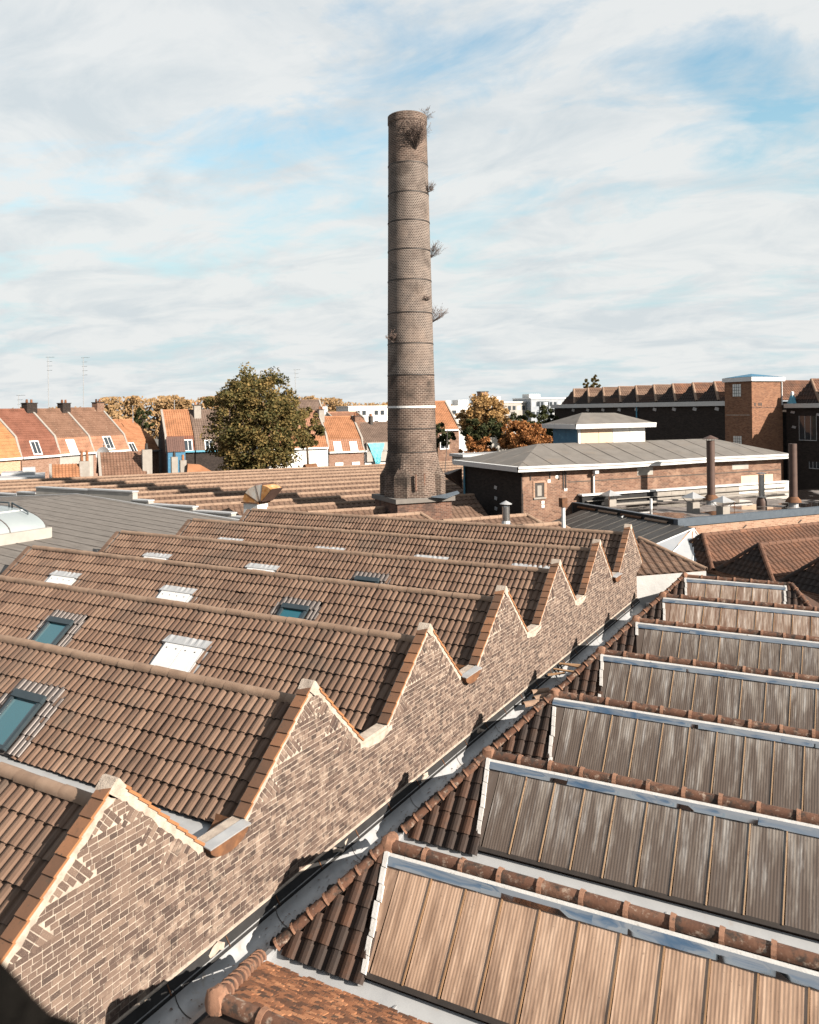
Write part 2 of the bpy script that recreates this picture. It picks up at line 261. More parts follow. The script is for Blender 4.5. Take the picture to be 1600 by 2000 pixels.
# ------------------------------------------------------------------ mesh helpers
FA = 0.; FB = R(54)
class MB:
    def __init__(s): s.v = []; s.f = []; s.uv = None; s.mi = []
    def add(s, vs, fs):
        k = len(s.v); s.v += [tuple(p) for p in vs]; s.f += [tuple(i+k for i in f) for f in fs]; return s
    def poly(s, pts): return s.add(pts, [tuple(range(len(pts)))])
    def box(s, x0, x1, y0, y1, z0, z1):
        return s.add([(x0, y0, z0), (x1, y0, z0), (x1, y1, z0), (x0, y1, z0), (x0, y0, z1), (x1, y0, z1), (x1, y1, z1), (x0, y1, z1)],
                     [(3, 2, 1, 0), (4, 5, 6, 7), (0, 1, 5, 4), (1, 2, 6, 5), (2, 3, 7, 6), (3, 0, 4, 7)])
    def prism(s, pts, d):                       # polygon extruded along d
        n = len(pts); d = Vector(d); a = [Vector(p) for p in pts]
        return s.add(a+[p+d for p in a], [tuple(range(n))[::-1], tuple(range(n, 2*n))]+[(i, (i+1) % n, (i+1) % n+n, i+n) for i in range(n)])
    def obox(s, c, ax, ay, az):                 # oriented box: centre and half axes
        c, ax, ay, az = map(Vector, (c, ax, ay, az))
        P = [c+i*ax+j*ay+k*az for k in (-1, 1) for j in (-1, 1) for i in (-1, 1)]
        return s.add(P, [(0, 2, 3, 1), (4, 5, 7, 6), (0, 1, 5, 4), (2, 6, 7, 3), (0, 4, 6, 2), (1, 3, 7, 5)])
    def tube(s, pts, rs, seg=10, caps=True):
        pts = [Vector(p) for p in pts]; n = len(pts)
        if not hasattr(rs, '__len__'): rs = [rs]*n
        k = len(s.v); pu = None
        for i, p in enumerate(pts):
            d = (pts[min(i+1, n-1)]-pts[max(i-1, 0)]).normalized()
            u = (pu - d*pu.dot(d)).normalized() if pu is not None and (pu-d*pu.dot(d)).length > 1e-4 else d.orthogonal().normalized(); pu = u
            w_ = d.cross(u)
            for j in range(seg):
                a = 2*math.pi*j/seg; s.v.append(tuple(p+(u*math.cos(a)+w_*math.sin(a))*rs[i]))
        for i in range(n-1):
            for j in range(seg): s.f.append((k+i*seg+j, k+i*seg+(j+1) % seg, k+(i+1)*seg+(j+1) % seg, k+(i+1)*seg+j))
        if caps: s.f.append(tuple(k+j for j in range(seg))[::-1]); s.f.append(tuple(k+(n-1)*seg+j for j in range(seg)))
        return s
    def lathe(s, prof, c=(0, 0, 0), seg=24):
        k = len(s.v); n = len(prof)
        for r_, z in prof:
            for j in range(seg):
                a = 2*math.pi*j/seg; s.v.append((c[0]+r_*math.cos(a), c[1]+r_*math.sin(a), c[2]+z))
        for i in range(n-1):
            for j in range(seg): s.f.append((k+i*seg+j, k+i*seg+(j+1) % seg, k+(i+1)*seg+(j+1) % seg, k+(i+1)*seg+j))
        s.f.append(tuple(k+j for j in range(seg))[::-1]); s.f.append(tuple(k+(n-1)*seg+j for j in range(seg)))
        return s
    def half(s, p0, p1, r0, r1, up=(0, 0, 1), seg=8, a0=-12, a1=192, th=.016):   # half-round ridge tile from p0 to p1
        p0, p1, up = Vector(p0), Vector(p1), Vector(up); d = (p1-p0).normalized(); up = (up-d*up.dot(d)).normalized(); sd = up.cross(d)
        k = len(s.v)
        for p, r_ in ((p0, r0), (p1, r1), (p1, r1-th), (p0, r0-th)):
            for j in range(seg+1):
                a = R(a0+(a1-a0)*j/seg); s.v.append(tuple(p+sd*math.cos(a)*r_+up*math.sin(a)*r_))
        m_ = seg+1
        for a_, b_ in ((0, 1), (1, 2), (3, 0)):
            for j in range(seg): s.f.append((k+a_*m_+j, k+b_*m_+j, k+b_*m_+j+1, k+a_*m_+j+1))
        return s
    def mesh(s, name, mats, o=(0, 0, 0), smooth=False):
        me = bpy.data.meshes.new(name); O = Vector(o)
        me.from_pydata([tuple(Vector(p)-O) for p in s.v], [], s.f)
        for m_ in (mats if isinstance(mats, (list, tuple)) else [mats]): me.materials.append(MATS[m_])
        if s.mi: me.polygons.foreach_set('material_index', s.mi)
        if s.uv:
            l = me.uv_layers.new(name='UVMap')
            for lp in me.loops: l.data[lp.index].uv = s.uv[lp.vertex_index]
        if smooth:
            for p in me.polygons: p.use_smooth = True
            me.set_sharp_from_angle(angle=R(38))
        me.update(); return me
class Thing:
    def __init__(s, name, label, cat, o=(0, 0, 0), fr=FA, group=None):
        s.e = bpy.data.objects.new(name, None); C.objects.link(s.e); s.o = Vector(o); s.e.empty_display_size = .2
        s.e.location = Matrix.Rotation(fr, 3, 'Z') @ s.o; s.e.rotation_euler = (0, 0, fr)
        s.e['label'] = label; s.e['category'] = cat
        if group: s.e['group'] = group
    def part(s, name, mb, m_, parent=None, smooth=False, kind=None, label=None):
        ob = bpy.data.objects.new(name, mb.mesh(name, m_, s.o, smooth)); C.objects.link(ob); ob.parent = parent or s.e
        if kind: ob['kind'] = kind
        if label: ob['label'] = label
        return ob
    def inst(s, name, me, M, parent=None):
        ob = bpy.data.objects.new(name, me); C.objects.link(ob); ob.parent = parent or s.e
        ob.matrix_local = Matrix.Translation(-s.o) @ M; return ob
def solo(name, label, cat, mb, m_, o=(0, 0, 0), fr=FA, group=None, smooth=False, kind=None):
    ob = bpy.data.objects.new(name, mb.mesh(name, m_, o, smooth)); C.objects.link(ob)
    ob.location = Matrix.Rotation(fr, 3, 'Z') @ Vector(o); ob.rotation_euler = (0, 0, fr)
    if kind: ob['kind'] = kind
    if label: ob['label'] = label
    if cat: ob['category'] = cat
    if group: ob['group'] = group
    return ob
def fm(O, ux, uy, uz):
    ux, uy, uz = Vector(ux), Vector(uy), Vector(uz)
    return Matrix(((ux.x, uy.x, uz.x, O[0]), (ux.y, uy.y, uz.y, O[1]), (ux.z, uy.z, uz.z, O[2]), (0, 0, 0, 1)))
def tile_data(Wd, Ln, rolls, h, lift, th, flat=.3):
    # x across 0..Wd, y down the slope 0..Ln, z up; raised at the lower edge
    p = Wd/rolls; prof = []
    for r_ in range(rolls):
        for fx, fz in ((0, 0), (flat*.7, 0), (flat*.7+.17, .78), (flat+(1-flat)*.42, 1.), (1-.13, .74)): prof.append(((r_+fx)*p, fz*h))
    prof.append((Wd, 0)); n = len(prof)
    v = [(x, 0, z) for x, z in prof]+[(x, Ln, z+lift) for x, z in prof]+[(x, Ln, z+lift-th) for x, z in prof]
    f = [(i, n+i, n+i+1, i+1) for i in range(n-1)]+[(n+i, 2*n+i, 2*n+i+1, n+i+1) for i in range(n-1)]
    return v, f, [0]*(n-1)+[1]*(n-1)
def roof_rows(mb, O, ux, us, W_, Ln, pitch, gauge, h=.03, lift=.02, lo=None, hi=None, th=.03):
    # continuous tile courses on a slope: O upper-left, ux along the ridge, us down the slope
    O, ux, us = Vector(O), Vector(ux).normalized(), Vector(us).normalized(); nn = us.cross(ux)
    if nn.z < 0: nn = -nn
    nx = max(1, int(round(W_/pitch))); pt = W_/nx; ny = max(1, int(round(Ln/gauge))); g = Ln/ny
    prof = [((i+fx)*pt, fz*h) for i in range(nx) for fx, fz in ((0, 0), (.3, .05), (.5, .9), (.75, 1), (.92, .5))]+[(W_, 0)]
    for r_ in range(ny):
        s0, s1 = r_*g, (r_+1)*g; sm = (s0+s1)/2; a = lo(sm) if lo else -1; b_ = hi(sm) if hi else W_+1
        pr = [q for q in prof if a <= q[0] <= b_]
        if len(pr) < 2: continue
        k = len(mb.v); n = len(pr)
        for s_, dz in ((s0, 0), (s1+.02, lift), (s1+.02, lift-th)):
            for x, z in pr: mb.v.append(tuple(O+ux*x+us*s_+nn*(z+dz)))
        for j in (0, 1):
            for i in range(n-1): mb.f.append((k+j*n+i, k+(j+1)*n+i, k+(j+1)*n+i+1, k+j*n+i+1))
    return mb
GZ = 2.0   # ground level; the camera stands ten metres above it
solo('ground', None, None, MB().poly([(-900, -300, GZ), (900, -300, GZ), (900, 1500, GZ), (-900, 1500, GZ)]), 'ground', kind='structure')
#==SPLIT==
# ================================================================== near sawtooth factory (left)
NB = 7; YK = [6.255+3.7125*k for k in range(NB)]; XW = -7.5; ZP, ZV, ZB = 7.845, 6.47, 5.14; XL = -25.0
FRN, BCK = 1.6, 1.335
F = Thing('sawtooth_factory', 'long brown tiled sawtooth factory with a zigzag brick gable wall', 'factory', (XW, 4.3, GZ))
def top_profile():
    P = [(4.3, 6.15), (4.66, ZV)]
    for k, y in enumerate(YK):
        if k: P.append((y-FRN, ZV))
        P.append((y, ZP))
        P.append((y+BCK, ZP-BCK*1.03)) if k < NB-1 else P.append((30.45, 5.88))
    return P
TP = top_profile()
def ztop(y):
    for (a, za), (b, zb) in zip(TP, TP[1:]):
        if a <= y <= b: return za+(zb-za)*(y-a)/max(b-a, 1e-6)
    return 0
wall = MB().prism([(XW-.009, 4.3, GZ), (XW-.009, 30.45, GZ)]+[(XW-.009, y, z-.005) for y, z in TP[::-1]], (-.20, 0, 0))
gw = F.part('gable_wall', wall, 'mortar', label='zigzag brick gable wall with cream mortar joints')
# wedges of bricks laid square to the slopes
wedges = []
al = math.atan2(ZP-ZV, FRN)
for k, y in enumerate(YK):
    for side in (-1, 1):
        a_ = al if side < 0 else math.atan(1.03)
        ln = 2.11 if side < 0 else 1.9
        low = (y-FRN, ZV) if side < 0 else (y+BCK, ZP-BCK*1.03)
        d = (math.cos(a_), math.sin(a_)) if side < 0 else (-math.cos(a_), math.sin(a_))
        nn = (math.sin(a_), -math.cos(a_)) if side < 0 else (-math.sin(a_), -math.cos(a_))
        d0 = .06
        for j, l in enumerate((.592, .592, .518) if side < 0 else (.518, .444, .37)):
            wedges.append((low, d, nn, d0, l, math.tan(a_), side)); d0 += l+.05
def wedge_uv(w_, y, z):
    low, d, nn, d0, l, tn, sd = w_; ry, rz = y-low[0], z-low[1]
    return ry*d[0]+rz*d[1]-d0, ry*nn[0]+rz*nn[1]
def in_wedge(y, z, m_=0.):
    for w_ in wedges:
        if abs(y-w_[0][0]) > 2.5: continue
        u, q = wedge_uv(w_, y, z)
        if -m_ <= u <= w_[4]+m_ and -.05 <= q <= u*w_[5]+m_*.5-.02: return True
    return False
bricks = []   # (y, z, half length, half height, angle)
CO = .073; rb = random.Random(3)
j = 0
while ZB+.02+CO*j < ZP:
    z = ZB+.02+CO*(j+.5); y = 4.35+(0.115 if j % 2 else 0)+rb.uniform(-.02, .02)
    while y < 30.42:
        l = rb.choice((.19, .14, .12, .10, .095, .11)); yc = y+l/2
        q0, q1 = y, y+l
        while q1-q0 > .03 and (ztop(q0) < z+.095 or in_wedge(q0, z)): q0 += .02
        while q1-q0 > .03 and (ztop(q1) < z+.095 or in_wedge(q1, z)): q1 -= .02
        if q1 < 30.43 and q1-q0 > .03 and not in_wedge((q0+q1)/2, z):
            bricks.append(((q0+q1)/2, z+rb.uniform(-.003, .003), (q1-q0)/2, .0298, rb.uniform(-.014, .014)))
        y += l+.0125
    j += 1
for w_ in wedges:
    low, d, nn, d0, l, tn, sd = w_; i = 0
    while (i+1)*.074 < l+.01:
        u = (i+.5)*.074; depth = u*tn; q = .05
        while q+.03 < depth-.012:
            ln_ = min(rb.choice((.20, .20, .12)), depth-.012-q)
            if ln_ > .025:
                c = (low[0]+d[0]*(d0+u)+nn[0]*(q+ln_/2), low[1]+d[1]*(d0+u)+nn[1]*(q+ln_/2))
                bricks.append((c[0], c[1], ln_/2, .0305, math.atan2(nn[1], nn[0])))
            q += ln_+.012
        i += 1
bricks = [b for b in bricks if b[1]-.04 > ZB-.01]
def bdist(b): return b[0]**2+56+(12-b[1])**2-20*b[2]
bricks.sort(key=bdist)
vis = [b for b in bricks if b[0] > 5.2 or b[1] > 6.0]
near = vis[:300]; ns = set(id(b) for b in near)
ub = MB().box(-.012, 0, -1, 1, -1, 1); ub.f = [f for f in ub.f if f != (3, 0, 4, 7)]
bme = []
for q in range(5):
    g = MB(); rr = random.Random(q)
    g.box(-.014, 0, -1, 1, -1, 1); g.f = g.f[:5]
    g.v = [(x+(rr.uniform(-.004, .001) if x == 0 else 0), y+rr.uniform(-.05, .05)*(.4 if x == 0 else 0), z+rr.uniform(-.08, .08)) for x, y, z in g.v]
    bme.append(g.mesh('brick', 'brick_old'))
for i, b in enumerate(near):
    M = Matrix.Translation((XW, b[0], b[1])) @ Matrix.Rotation(b[4], 4, 'X') @ Matrix.Diagonal((1, b[2], b[3], 1))
    F.inst('brick', bme[i % 5], M, gw)
rest = MB()
for b in bricks:
    if id(b) in ns: continue
    c, s_ = math.cos(b[4]), math.sin(b[4]); dx = rb.uniform(-.004, .002)
    P = [(y*b[2], z*b[3]) for y, z in ((-1, -1), (1, -1), (1, 1), (-1, 1))]
    P = [(b[0]+y*c-z*s_, b[1]+y*s_+z*c) for y, z in P]
    rest.add([(XW-.012, y, z) for y, z in P]+[(XW+dx, y, z) for y, z in P], [(4, 5, 6, 7), (0, 1, 5, 4), (1, 2, 6, 5), (2, 3, 7, 6), (3, 0, 4, 7)])
F.part('bricks', rest, 'brick_joined', gw, kind='stuff')
# mortar fillets under the verges, saddles in the valleys, cream drip edge at the foot
for k, y in enumerate(YK):
    for sd in (-1, 1):
        p0 = (y-FRN, ZV) if sd < 0 else (y, ZP); p1 = (y, ZP) if sd < 0 else ((y+BCK, ZP-BCK*1.03) if k < NB-1 else (30.4, 5.93))
        ln_ = math.hypot(p1[0]-p0[0], p1[1]-p0[1]); ux = ((p1[0]-p0[0])/ln_, (p1[1]-p0[1])/ln_); nn = (ux[1], -ux[0]); n = int(ln_/.06); g = MB()
        if nn[1] > 0: nn = (-nn[0], -nn[1])
        for i in range(n+1):
            t_ = ln_*i/n; w1 = .05+rb.random()*.04+(.03 if k == 0 else 0)+(.06*max(0, 1-abs(t_-ln_)/.3) if sd < 0 else .06*max(0, 1-t_/.3))
            for off, xx in ((.004, XW+.002), (w1, XW+.002), (w1+.004, XW-.01)):
                g.v.append((xx, p0[0]+ux[0]*t_+nn[0]*off, p0[1]+ux[1]*t_+nn[1]*off-.004))
        for i in range(n):
            a = i*3
            g.f += [(a, a+3, a+4, a+1), (a+1, a+4, a+5, a+2)]
        F.part('mortar_fillet', g, 'mortar')
    if k in (1, 3, 4):
        y0 = y+BCK-.08; g = MB(); n = 12
        for i in range(n+1):
            yy = y0+(.9+.12)*i/n; dip = .10*math.sin(math.pi*i/n)
            g.v += [(XW+.012, yy, ZV-.03-.3*dip), (XW+.008, yy, ZV-.08-dip-rb.random()*.04), (XW-.01, yy, ZV-.10-dip)]
        g.f = [(i*3+a, i*3+3+a, i*3+4+a, i*3+1+a) for i in range(n) for a in (0, 1)]
        F.part('mortar_saddle', g, 'mortar')
F.part('drip_edge', MB().prism([(XW-.005, 4.3, ZB+.02), (XW+.02, 4.3, ZB+.012), (XW+.02, 4.3, ZB-.008), (XW-.005, 4.3, ZB-.012)], (0, 26.1, 0)), 'mortar')
F.part('bitumen_upstand', MB().prism([(XW-.004, 4.3, ZB-.012), (XW+.012, 4.3, ZB-.012), (XW+.085, 4.3, 5.0), (XW+.085, 4.3, 4.7), (XW-.004, 4.3, 4.7)], (0, 26.1, 0)), 'bitumen')
for yy in (7.75, 10.55, 13.3, 15.9):      # pale cement lumps on the upstand
    g = MB(); g.lathe([(.02, .05), (.10, .04), (.13, 0.), (.12, -.05), (.05, -.07)], (0, 0, 0), 9)
    g.v = [(XW+.03+x*.42+rb.uniform(-.015, .015), yy+y*1.7+rb.uniform(-.04, .04), ZB-.09+z*.8+.06*math.sin(y*23+yy)) for x, y, z in g.v]
    F.part('cement_lump', g, 'mortar', smooth=True)
for yy in [4.9+1.02*i for i in range(24)]:
    F.part('clip', MB().obox((XW+.055, yy, 5.06), (.035, 0, -.055), (0, .006, 0), (.008, 0, .006)), 'rust')
# verge tiles along both slopes of each gable
vt = MB(); vt.add([(-.19, 0, -.004), (.02, 0, .012), (.02, .225, .035), (-.19, .225, .016), (-.19, 0, -.03), (.02, 0, -.02), (.02, .225, .0), (-.19, .225, -.014)], [(0, 1, 2, 3), (1, 5, 6, 2), (3, 2, 6, 7), (0, 4, 5, 1), (4, 7, 6, 5), (0, 3, 7, 4)])
vme = vt.mesh('verge_tile', ['verge_clay', 'orange_clay'])
vme.polygons[1].material_index = 1
for k, y in enumerate(YK):
    us = Vector((0, -FRN, -(ZP-ZV))).normalized(); n_ = Vector((0, -us.z, us.y)); n_ = n_ if n_.z > 0 else -n_
    for i in range(10):
        F.inst('verge_tile', vme, fm((XW+rb.uniform(-.006, .004), y+us.y*(.02+.208*i), ZP+us.z*(.02+.208*i)+.012), (1, 0, 0), us, n_))
    us = Vector((0, 1, -1.03)).normalized(); n_ = Vector((0, -us.z, us.y)); n_ = n_ if n_.z > 0 else -n_
    for i in range(9 if k < NB-1 else 12):
        F.inst('verge_tile', vme, fm((XW+rb.uniform(-.006, .002), y+us.y*(.03+.208*i), ZP+us.z*(.03+.208*i)+.004), (1, 0, 0), us, n_))
    F.part('peak_cap', MB().prism([(XW+.028, y-.13, ZP-.085), (XW+.028, y-.025, ZP+.035), (XW+.028, y+.02, ZP+.03), (XW+.028, y+.12, ZP-.10), (XW+.028, y+.01, ZP-.20)], (-.235, 0, 0)), 'mortar')
# tiled slopes
ZR, SL = 7.50, math.hypot(1.55, 1.24); US = Vector((0, -1.55, -1.24)).normalized(); NN = Vector((0, -US.z, US.y)); NN = NN if NN.z > 0 else -NN
XR = -7.715
hatch = {2: [-13.15], 3: [-22.15, -17.25], 4: [-22.1, -17.3], 5: [-22.1, -17.3, -13.1, -9.5]}
wind = {1: [-13.2], 2: [-17.3], 3: [-13.0], 4: [-13.2], 0: []}
tv, tf, tm = tile_data(.33, .36, 2, .041, .034, .040)
g = MB().add(tv, tf); g.mi = tm; tme = g.mesh('roof_tile', ['tile_tan', 'tile_edge_shade'])
cells = []
for k, y in enumerate(YK):
    for r_ in range(6):
        nx = int((XR-XL)/.33)
        for i in range(nx):
            x = XR-.33*(i+1); s0 = r_*.331; xc, sc = x+.165, s0+.165
            if any(abs(xc-h) < .60 and sc > .90 for h in hatch.get(k, [])): continue
            if any(abs(xc-h) < .62 and sc > .80 for h in wind.get(k, [])): continue
            P = Vector((x, y, ZR))+US*s0
            cells.append(((P-Vector((0, 0, 12))).length, k, P))
vis_c = sorted([c for c in cells if c[1] < 2 and c[2].x > -13.5 and c[2].y > 5.2], key=lambda c: c[0])[:300]
vs_ = set(id(c) for c in vis_c)
slopes = []
for k, y in enumerate(YK):
    sp_ = MB().prism([(XL+.03, y+.05, ZR-.03), (XL+.03, y-1.62, ZR-.03-1.336), (XL+.03, y-1.62, ZR-.2-1.336), (XL+.03, y+1.2, 6.15), (XL+.03, y+1.28, 6.28)], (XR-XL-.02, 0, 0))
    so_ = F.part('roof_slope', sp_, 'bitumen'); slopes.append(so_)
    g = MB()
    for c in cells:
        if c[1] == k and id(c) not in vs_:
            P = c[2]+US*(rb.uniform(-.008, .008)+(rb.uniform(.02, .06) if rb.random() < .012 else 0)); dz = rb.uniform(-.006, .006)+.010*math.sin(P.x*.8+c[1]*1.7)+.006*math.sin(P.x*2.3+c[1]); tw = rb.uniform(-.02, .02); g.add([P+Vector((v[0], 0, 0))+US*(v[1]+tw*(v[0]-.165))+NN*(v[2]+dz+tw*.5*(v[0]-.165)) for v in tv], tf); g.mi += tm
    F.part('roof_tiles', g, ['tile_tan', 'tile_edge_shade'], so_, kind='stuff')
    bk = MB(); roof_rows(bk, (XL, y+.02, ZR), (1, 0, 0), (0, 1.26, -1.26), XR-XL, 1.75, .33, .33); F.part('back_tiles', bk, 'tile_tan', so_, kind='stuff')
    # valley floor and tiled verge on the far left end
    F.part('valley_sheet', MB().prism([(XL, y+1.20, 6.32), (XL, y+1.36, 6.225), (XL, y+2.0, 6.22), (XL, y+2.20, 6.225), (XL, y+2.20, 6.05), (XL, y+1.2, 6.05)], (XR-XL+.165, 0, 0)), 'zinc_bright')
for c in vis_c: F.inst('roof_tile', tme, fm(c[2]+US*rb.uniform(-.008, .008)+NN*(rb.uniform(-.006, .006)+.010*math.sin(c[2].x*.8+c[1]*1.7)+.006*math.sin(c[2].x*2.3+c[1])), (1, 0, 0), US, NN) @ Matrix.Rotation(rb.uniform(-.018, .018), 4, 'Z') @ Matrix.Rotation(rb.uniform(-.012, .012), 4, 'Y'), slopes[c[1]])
g0 = MB().prism([(XL, 4.4, 6.24), (XL, 4.7, 6.36), (XL, 4.7, 6.1), (XL, 4.4, 6.1)], (XR-XL+.165, 0, 0)); F.part('valley_sheet', g0, 'zinc_bright')
F.part('end_wall', MB().prism([(XL+.02, 4.4, GZ), (XL+.02, 30.0, GZ)]+[(XL+.02, y, z-.42) for y, z in TP[::-1] if y < 30.2], (.22, 0, 0)), 'mortar')
F.part('back_wall', MB().prism([(XL+.3, 30.3, GZ), (XW-.21, 30.3, GZ), (XW-.21, 30.3, 6.05), (XL+.3, 30.3, 6.05)], (0, .13, 0)), 'mortar')
rt = MB(); rt.half((0, 0, 0), (.425, 0, 0), .092, .087, seg=8); rme = rt.mesh('ridge_tile', 'ridge_tan', smooth=True)
rd = MB(); rd.half((0, 0, 0), (.285, 0, 0), .092, .092, seg=8); rdm = rd.mesh('ridge_end', 'ridge_tan', smooth=True)
for k, y in enumerate(YK):
    n = 40
    for i in range(n):
        x = -8.0-.42*(i+1)
        if k == 0 and x < -13.5: continue
        if k == 1 and x < -17.5: continue
        F.inst('ridge_tile', rme, Matrix.Translation((x, y, ZR+.012+rb.uniform(-.008, .008))) @ Matrix.Rotation(rb.uniform(-.02, .02), 4, 'Z'))
    F.inst('ridge_tile', rdm, Matrix.Translation((-8.0, y, ZR+.005)))
    for r_ in range(6):      # left end verge
        P = Vector((XL-.02, y, ZR))+US*(.331*r_); g = MB().obox(P+US*.17+NN*.03, (.09, 0, 0), US*.18, NN*.022); F.part('verge_tile', g, 'tile_tan')
    # roof hatches
    for hx in hatch.get(k, []):
        O = Vector((hx, y, ZR)); hp = F.part('roof_hatch', MB().obox(O+US*1.44+NN*.0, (.80, 0, 0), US*.56, NN*.018).obox(O+US*1.44+NN*.04, (.58, 0, 0), US*.52, NN*.03), 'zinc_bright')
        for sx in (-1, 1): F.part('panel', MB().obox(O+Vector((sx*.275, 0, 0))+US*1.48+NN*.085, (.265, 0, 0), US*.46, NN*.012), 'white_paint', hp)
        for sx in (-.42, -.14, .14, .42):
            for s_ in (1.15, 1.85): F.part('screw', MB().obox(O+Vector((sx, 0, 0))+US*s_+NN*.10, (.012, 0, 0), US*.012, NN*.006), 'iron', hp)
        a = MB(); n = 14
        for i in range(n+1):
            xx = hx-.66+1.32*i/n; a.v += [tuple(Vector((xx, y, ZR))+US*.80+NN*(.035+.03*abs(math.sin(i*1.4)))), tuple(Vector((xx, y, ZR))+US*1.03+NN*.115), tuple(Vector((xx, y, ZR))+US*1.05+NN*.07)]
        a.f = [(i*3+q, i*3+1+q, i*3+4+q, i*3+3+q) for i in range(n) for q in (0, 1)]
        F.part('lead_apron', a, 'zinc_bright', hp)
    for hx in wind.get(k, []):
        O = Vector((hx, y, ZR)); w0 = F.part('roof_window', MB().obox(O+US*1.40+NN*.0, (.84, 0, 0), US*.60, NN*.016), 'flash_lilac')
        for sx in (-1, 1):
            F.part('frame', MB().obox(O+Vector((sx*.37, 0, 0))+US*1.45+NN*.10, (.035, 0, 0), US*.47, NN*.035), 'frame_dark', w0)
            fl = MB(); roof_rows(fl, O+Vector((sx*.58-.18, 0, 0))+US*.86+NN*.03, (1, 0, 0), US, .36, 1.1, .12, .36, h=.03); F.part('flashing', fl, 'flash_lilac', w0)
        F.part('hood', MB().obox(O+US*1.0+NN*.12, (.42, 0, 0), US*.07, NN*.035), 'frame_dark', w0)
        F.part('sill', MB().obox(O+US*1.93+NN*.10, (.40, 0, 0), US*.03, NN*.04), 'frame_dark', w0)
        fl = MB(); roof_rows(fl, O+Vector((-.62, 0, 0))+US*.66+NN*.035, (1, 0, 0), US, 1.24, .29, .155, .29, h=.035); F.part('flashing', fl, 'flash_lilac', w0)
        F.part('pane', MB().obox(O+US*1.48+NN*.085, (.335, 0, 0), US*.42, NN*.006), 'glass_teal', w0)
    if k in (5, 6):       # little vent tiles
        for hx in ((-23.9, -19.9, -14.8, -8.8) if k == 5 else (-23.8, -19.2, -15.1, -10.2)):
            g = MB(); P = Vector((hx, y, ZR))+US*.5+NN*.02; g.half(P-US*.02, P+US*.20, .02, .085, up=NN, a0=0, a1=180); F.part('vent_tile', g, 'tile_tan')
# gutter mouths through the wall
for k in (0, 2, 5):
    y0 = YK[k]+BCK+.02; g = MB(); n = 8; w_ = .74; rows = []
    for i in range(n+1):
        a = math.pi*i/n; rows.append((y0+w_/2-math.cos(a)*w_/2, ZV-.03-math.sin(a)*.20))
    for xx in (XW-.5, XW+.10):
        for yy, z in rows: g.v.append((xx, yy, z))
    m_ = n+1
    g.f = [(i, i+1, m_+i+1, m_+i) for i in range(n)]+[tuple(m_+i for i in range(m_))]
    gp = F.part('gutter_mouth', g, 'rust', label='rusty half-round gutter mouth through the brick wall')
    F.part('rim', MB().obox((XW+.05, y0+w_/2, ZV-.015), (.075, 0, -.012), (0, w_/2+.015, 0), (0, 0, .008)), 'zinc', gp)
    F.part('stub', MB().obox((XW-.14, y0+w_/2, ZV-.06), (.13, 0, 0), (0, w_/2, 0), (0, 0, .02)), 'zinc', gp)
# ================================================================== lead gutter between the two factories
G = Thing('valley_gutter', 'long grey zinc trough gutter along the foot of the brick wall', 'gutter', (-7.16, 4, 4.7))
yy = 3.2
while yy < 30.2:
    y1 = min(yy+1.9, 30.3); g = MB(); n = 12
    for y_ in (yy, y1-.004):
        for i in range(n+1):
            a = math.pi+math.pi*i/n; g.v.append((-7.165+.26*math.cos(a), y_, 5.03+.25*math.sin(a)))
    m_ = n+1; g.f = [(i, i+1, m_+i+1, m_+i) for i in range(n)]
    sec = G.part('gutter_section', g, 'zinc', smooth=True)
    h = MB()
    for y_, dr in ((y1-.005, 0), (y1+.005, 0)):
        for i in range(n+1):
            a = math.pi+math.pi*i/n; h.v.append((-7.165+.252*math.cos(a), y_, 5.03+.242*math.sin(a)))
    h.f = g.f; G.part('seam', h, 'iron', sec)
    yy = y1
G.part('bed', MB().box(-7.42, -6.80, 3.2, 30.4, 4.2, 4.77), 'concrete')
G.part('lip', MB().prism([(-6.905, 3.2, 5.03), (-6.82, 3.2, 5.05), (-6.82, 3.2, 4.8), (-6.905, 3.2, 4.8)], (0, 27.1, 0)), 'zinc')
# ================================================================== glazed sawtooth shed (right)
SK = R(2.06); DR = Vector((math.cos(SK), math.sin(SK), 0)); RB = 7
Gs = Thing('glazed_sawtooth_shed', 'low sawtooth shed with dirty corrugated glazing and clay ridge tiles', 'shed', (-5.7, 8, GZ))
DN = Vector((0, -1.0, -1.15)).normalized(); FN = DR.cross(DN); FN = FN if FN.z > 0 else -FN; FL = math.hypot(1, 1.15)
pv, pf, pm_ = tile_data(.205, .315, 1, .050, .026, .026, flat=.35)
g = MB().add(pv, pf); g.mi = pm_; pme = g.mesh('pantile', ['pantile_dark', 'tile_edge_shade'])
rgt = MB(); rgt.half((0, 0, 0), (.53, 0, 0), .088, .082, seg=8, a0=-20, a1=200); rgm = rgt.mesh('ridge_tile', 'clay_ridge', smooth=True)
clt = MB(); clt.half((-.025, 0, 0), (.03, 0, 0), .108, .100, seg=8, a0=-22, a1=202, th=.03); clm = clt.mesh('collar', 'clay_collar')
hpt = MB(); hpt.half((0, 0, 0), (.24, 0, 0), .085, .075, seg=7, a0=-10, a1=190); hpm = hpt.mesh('hip_tile', 'clay_ridge', smooth=True)
hct = MB(); hct.half((-.015, 0, 0), (.015, 0, 0), .10, .095, seg=7, a0=-12, a1=192, th=.03); hcm = hct.mesh('collar', 'clay_collar')
def corr(wd, ln, ribs):
    g = MB(); n = ribs*4
    for yv in (0, ln):
        for i in range(n+1): g.v.append((wd*i/n, yv, [.0014, 0, -.0014, 0][i % 4]))
    g.f = [(i, n+1+i, n+2+i, i+1) for i in range(n)]; return g
glz = {}
rr = random.Random(11)
def along(p0, p1): 
    x = (p1-p0).normalized(); y = Vector((0, 0, 1)).cross(x).normalized(); return x, y, x.cross(y)
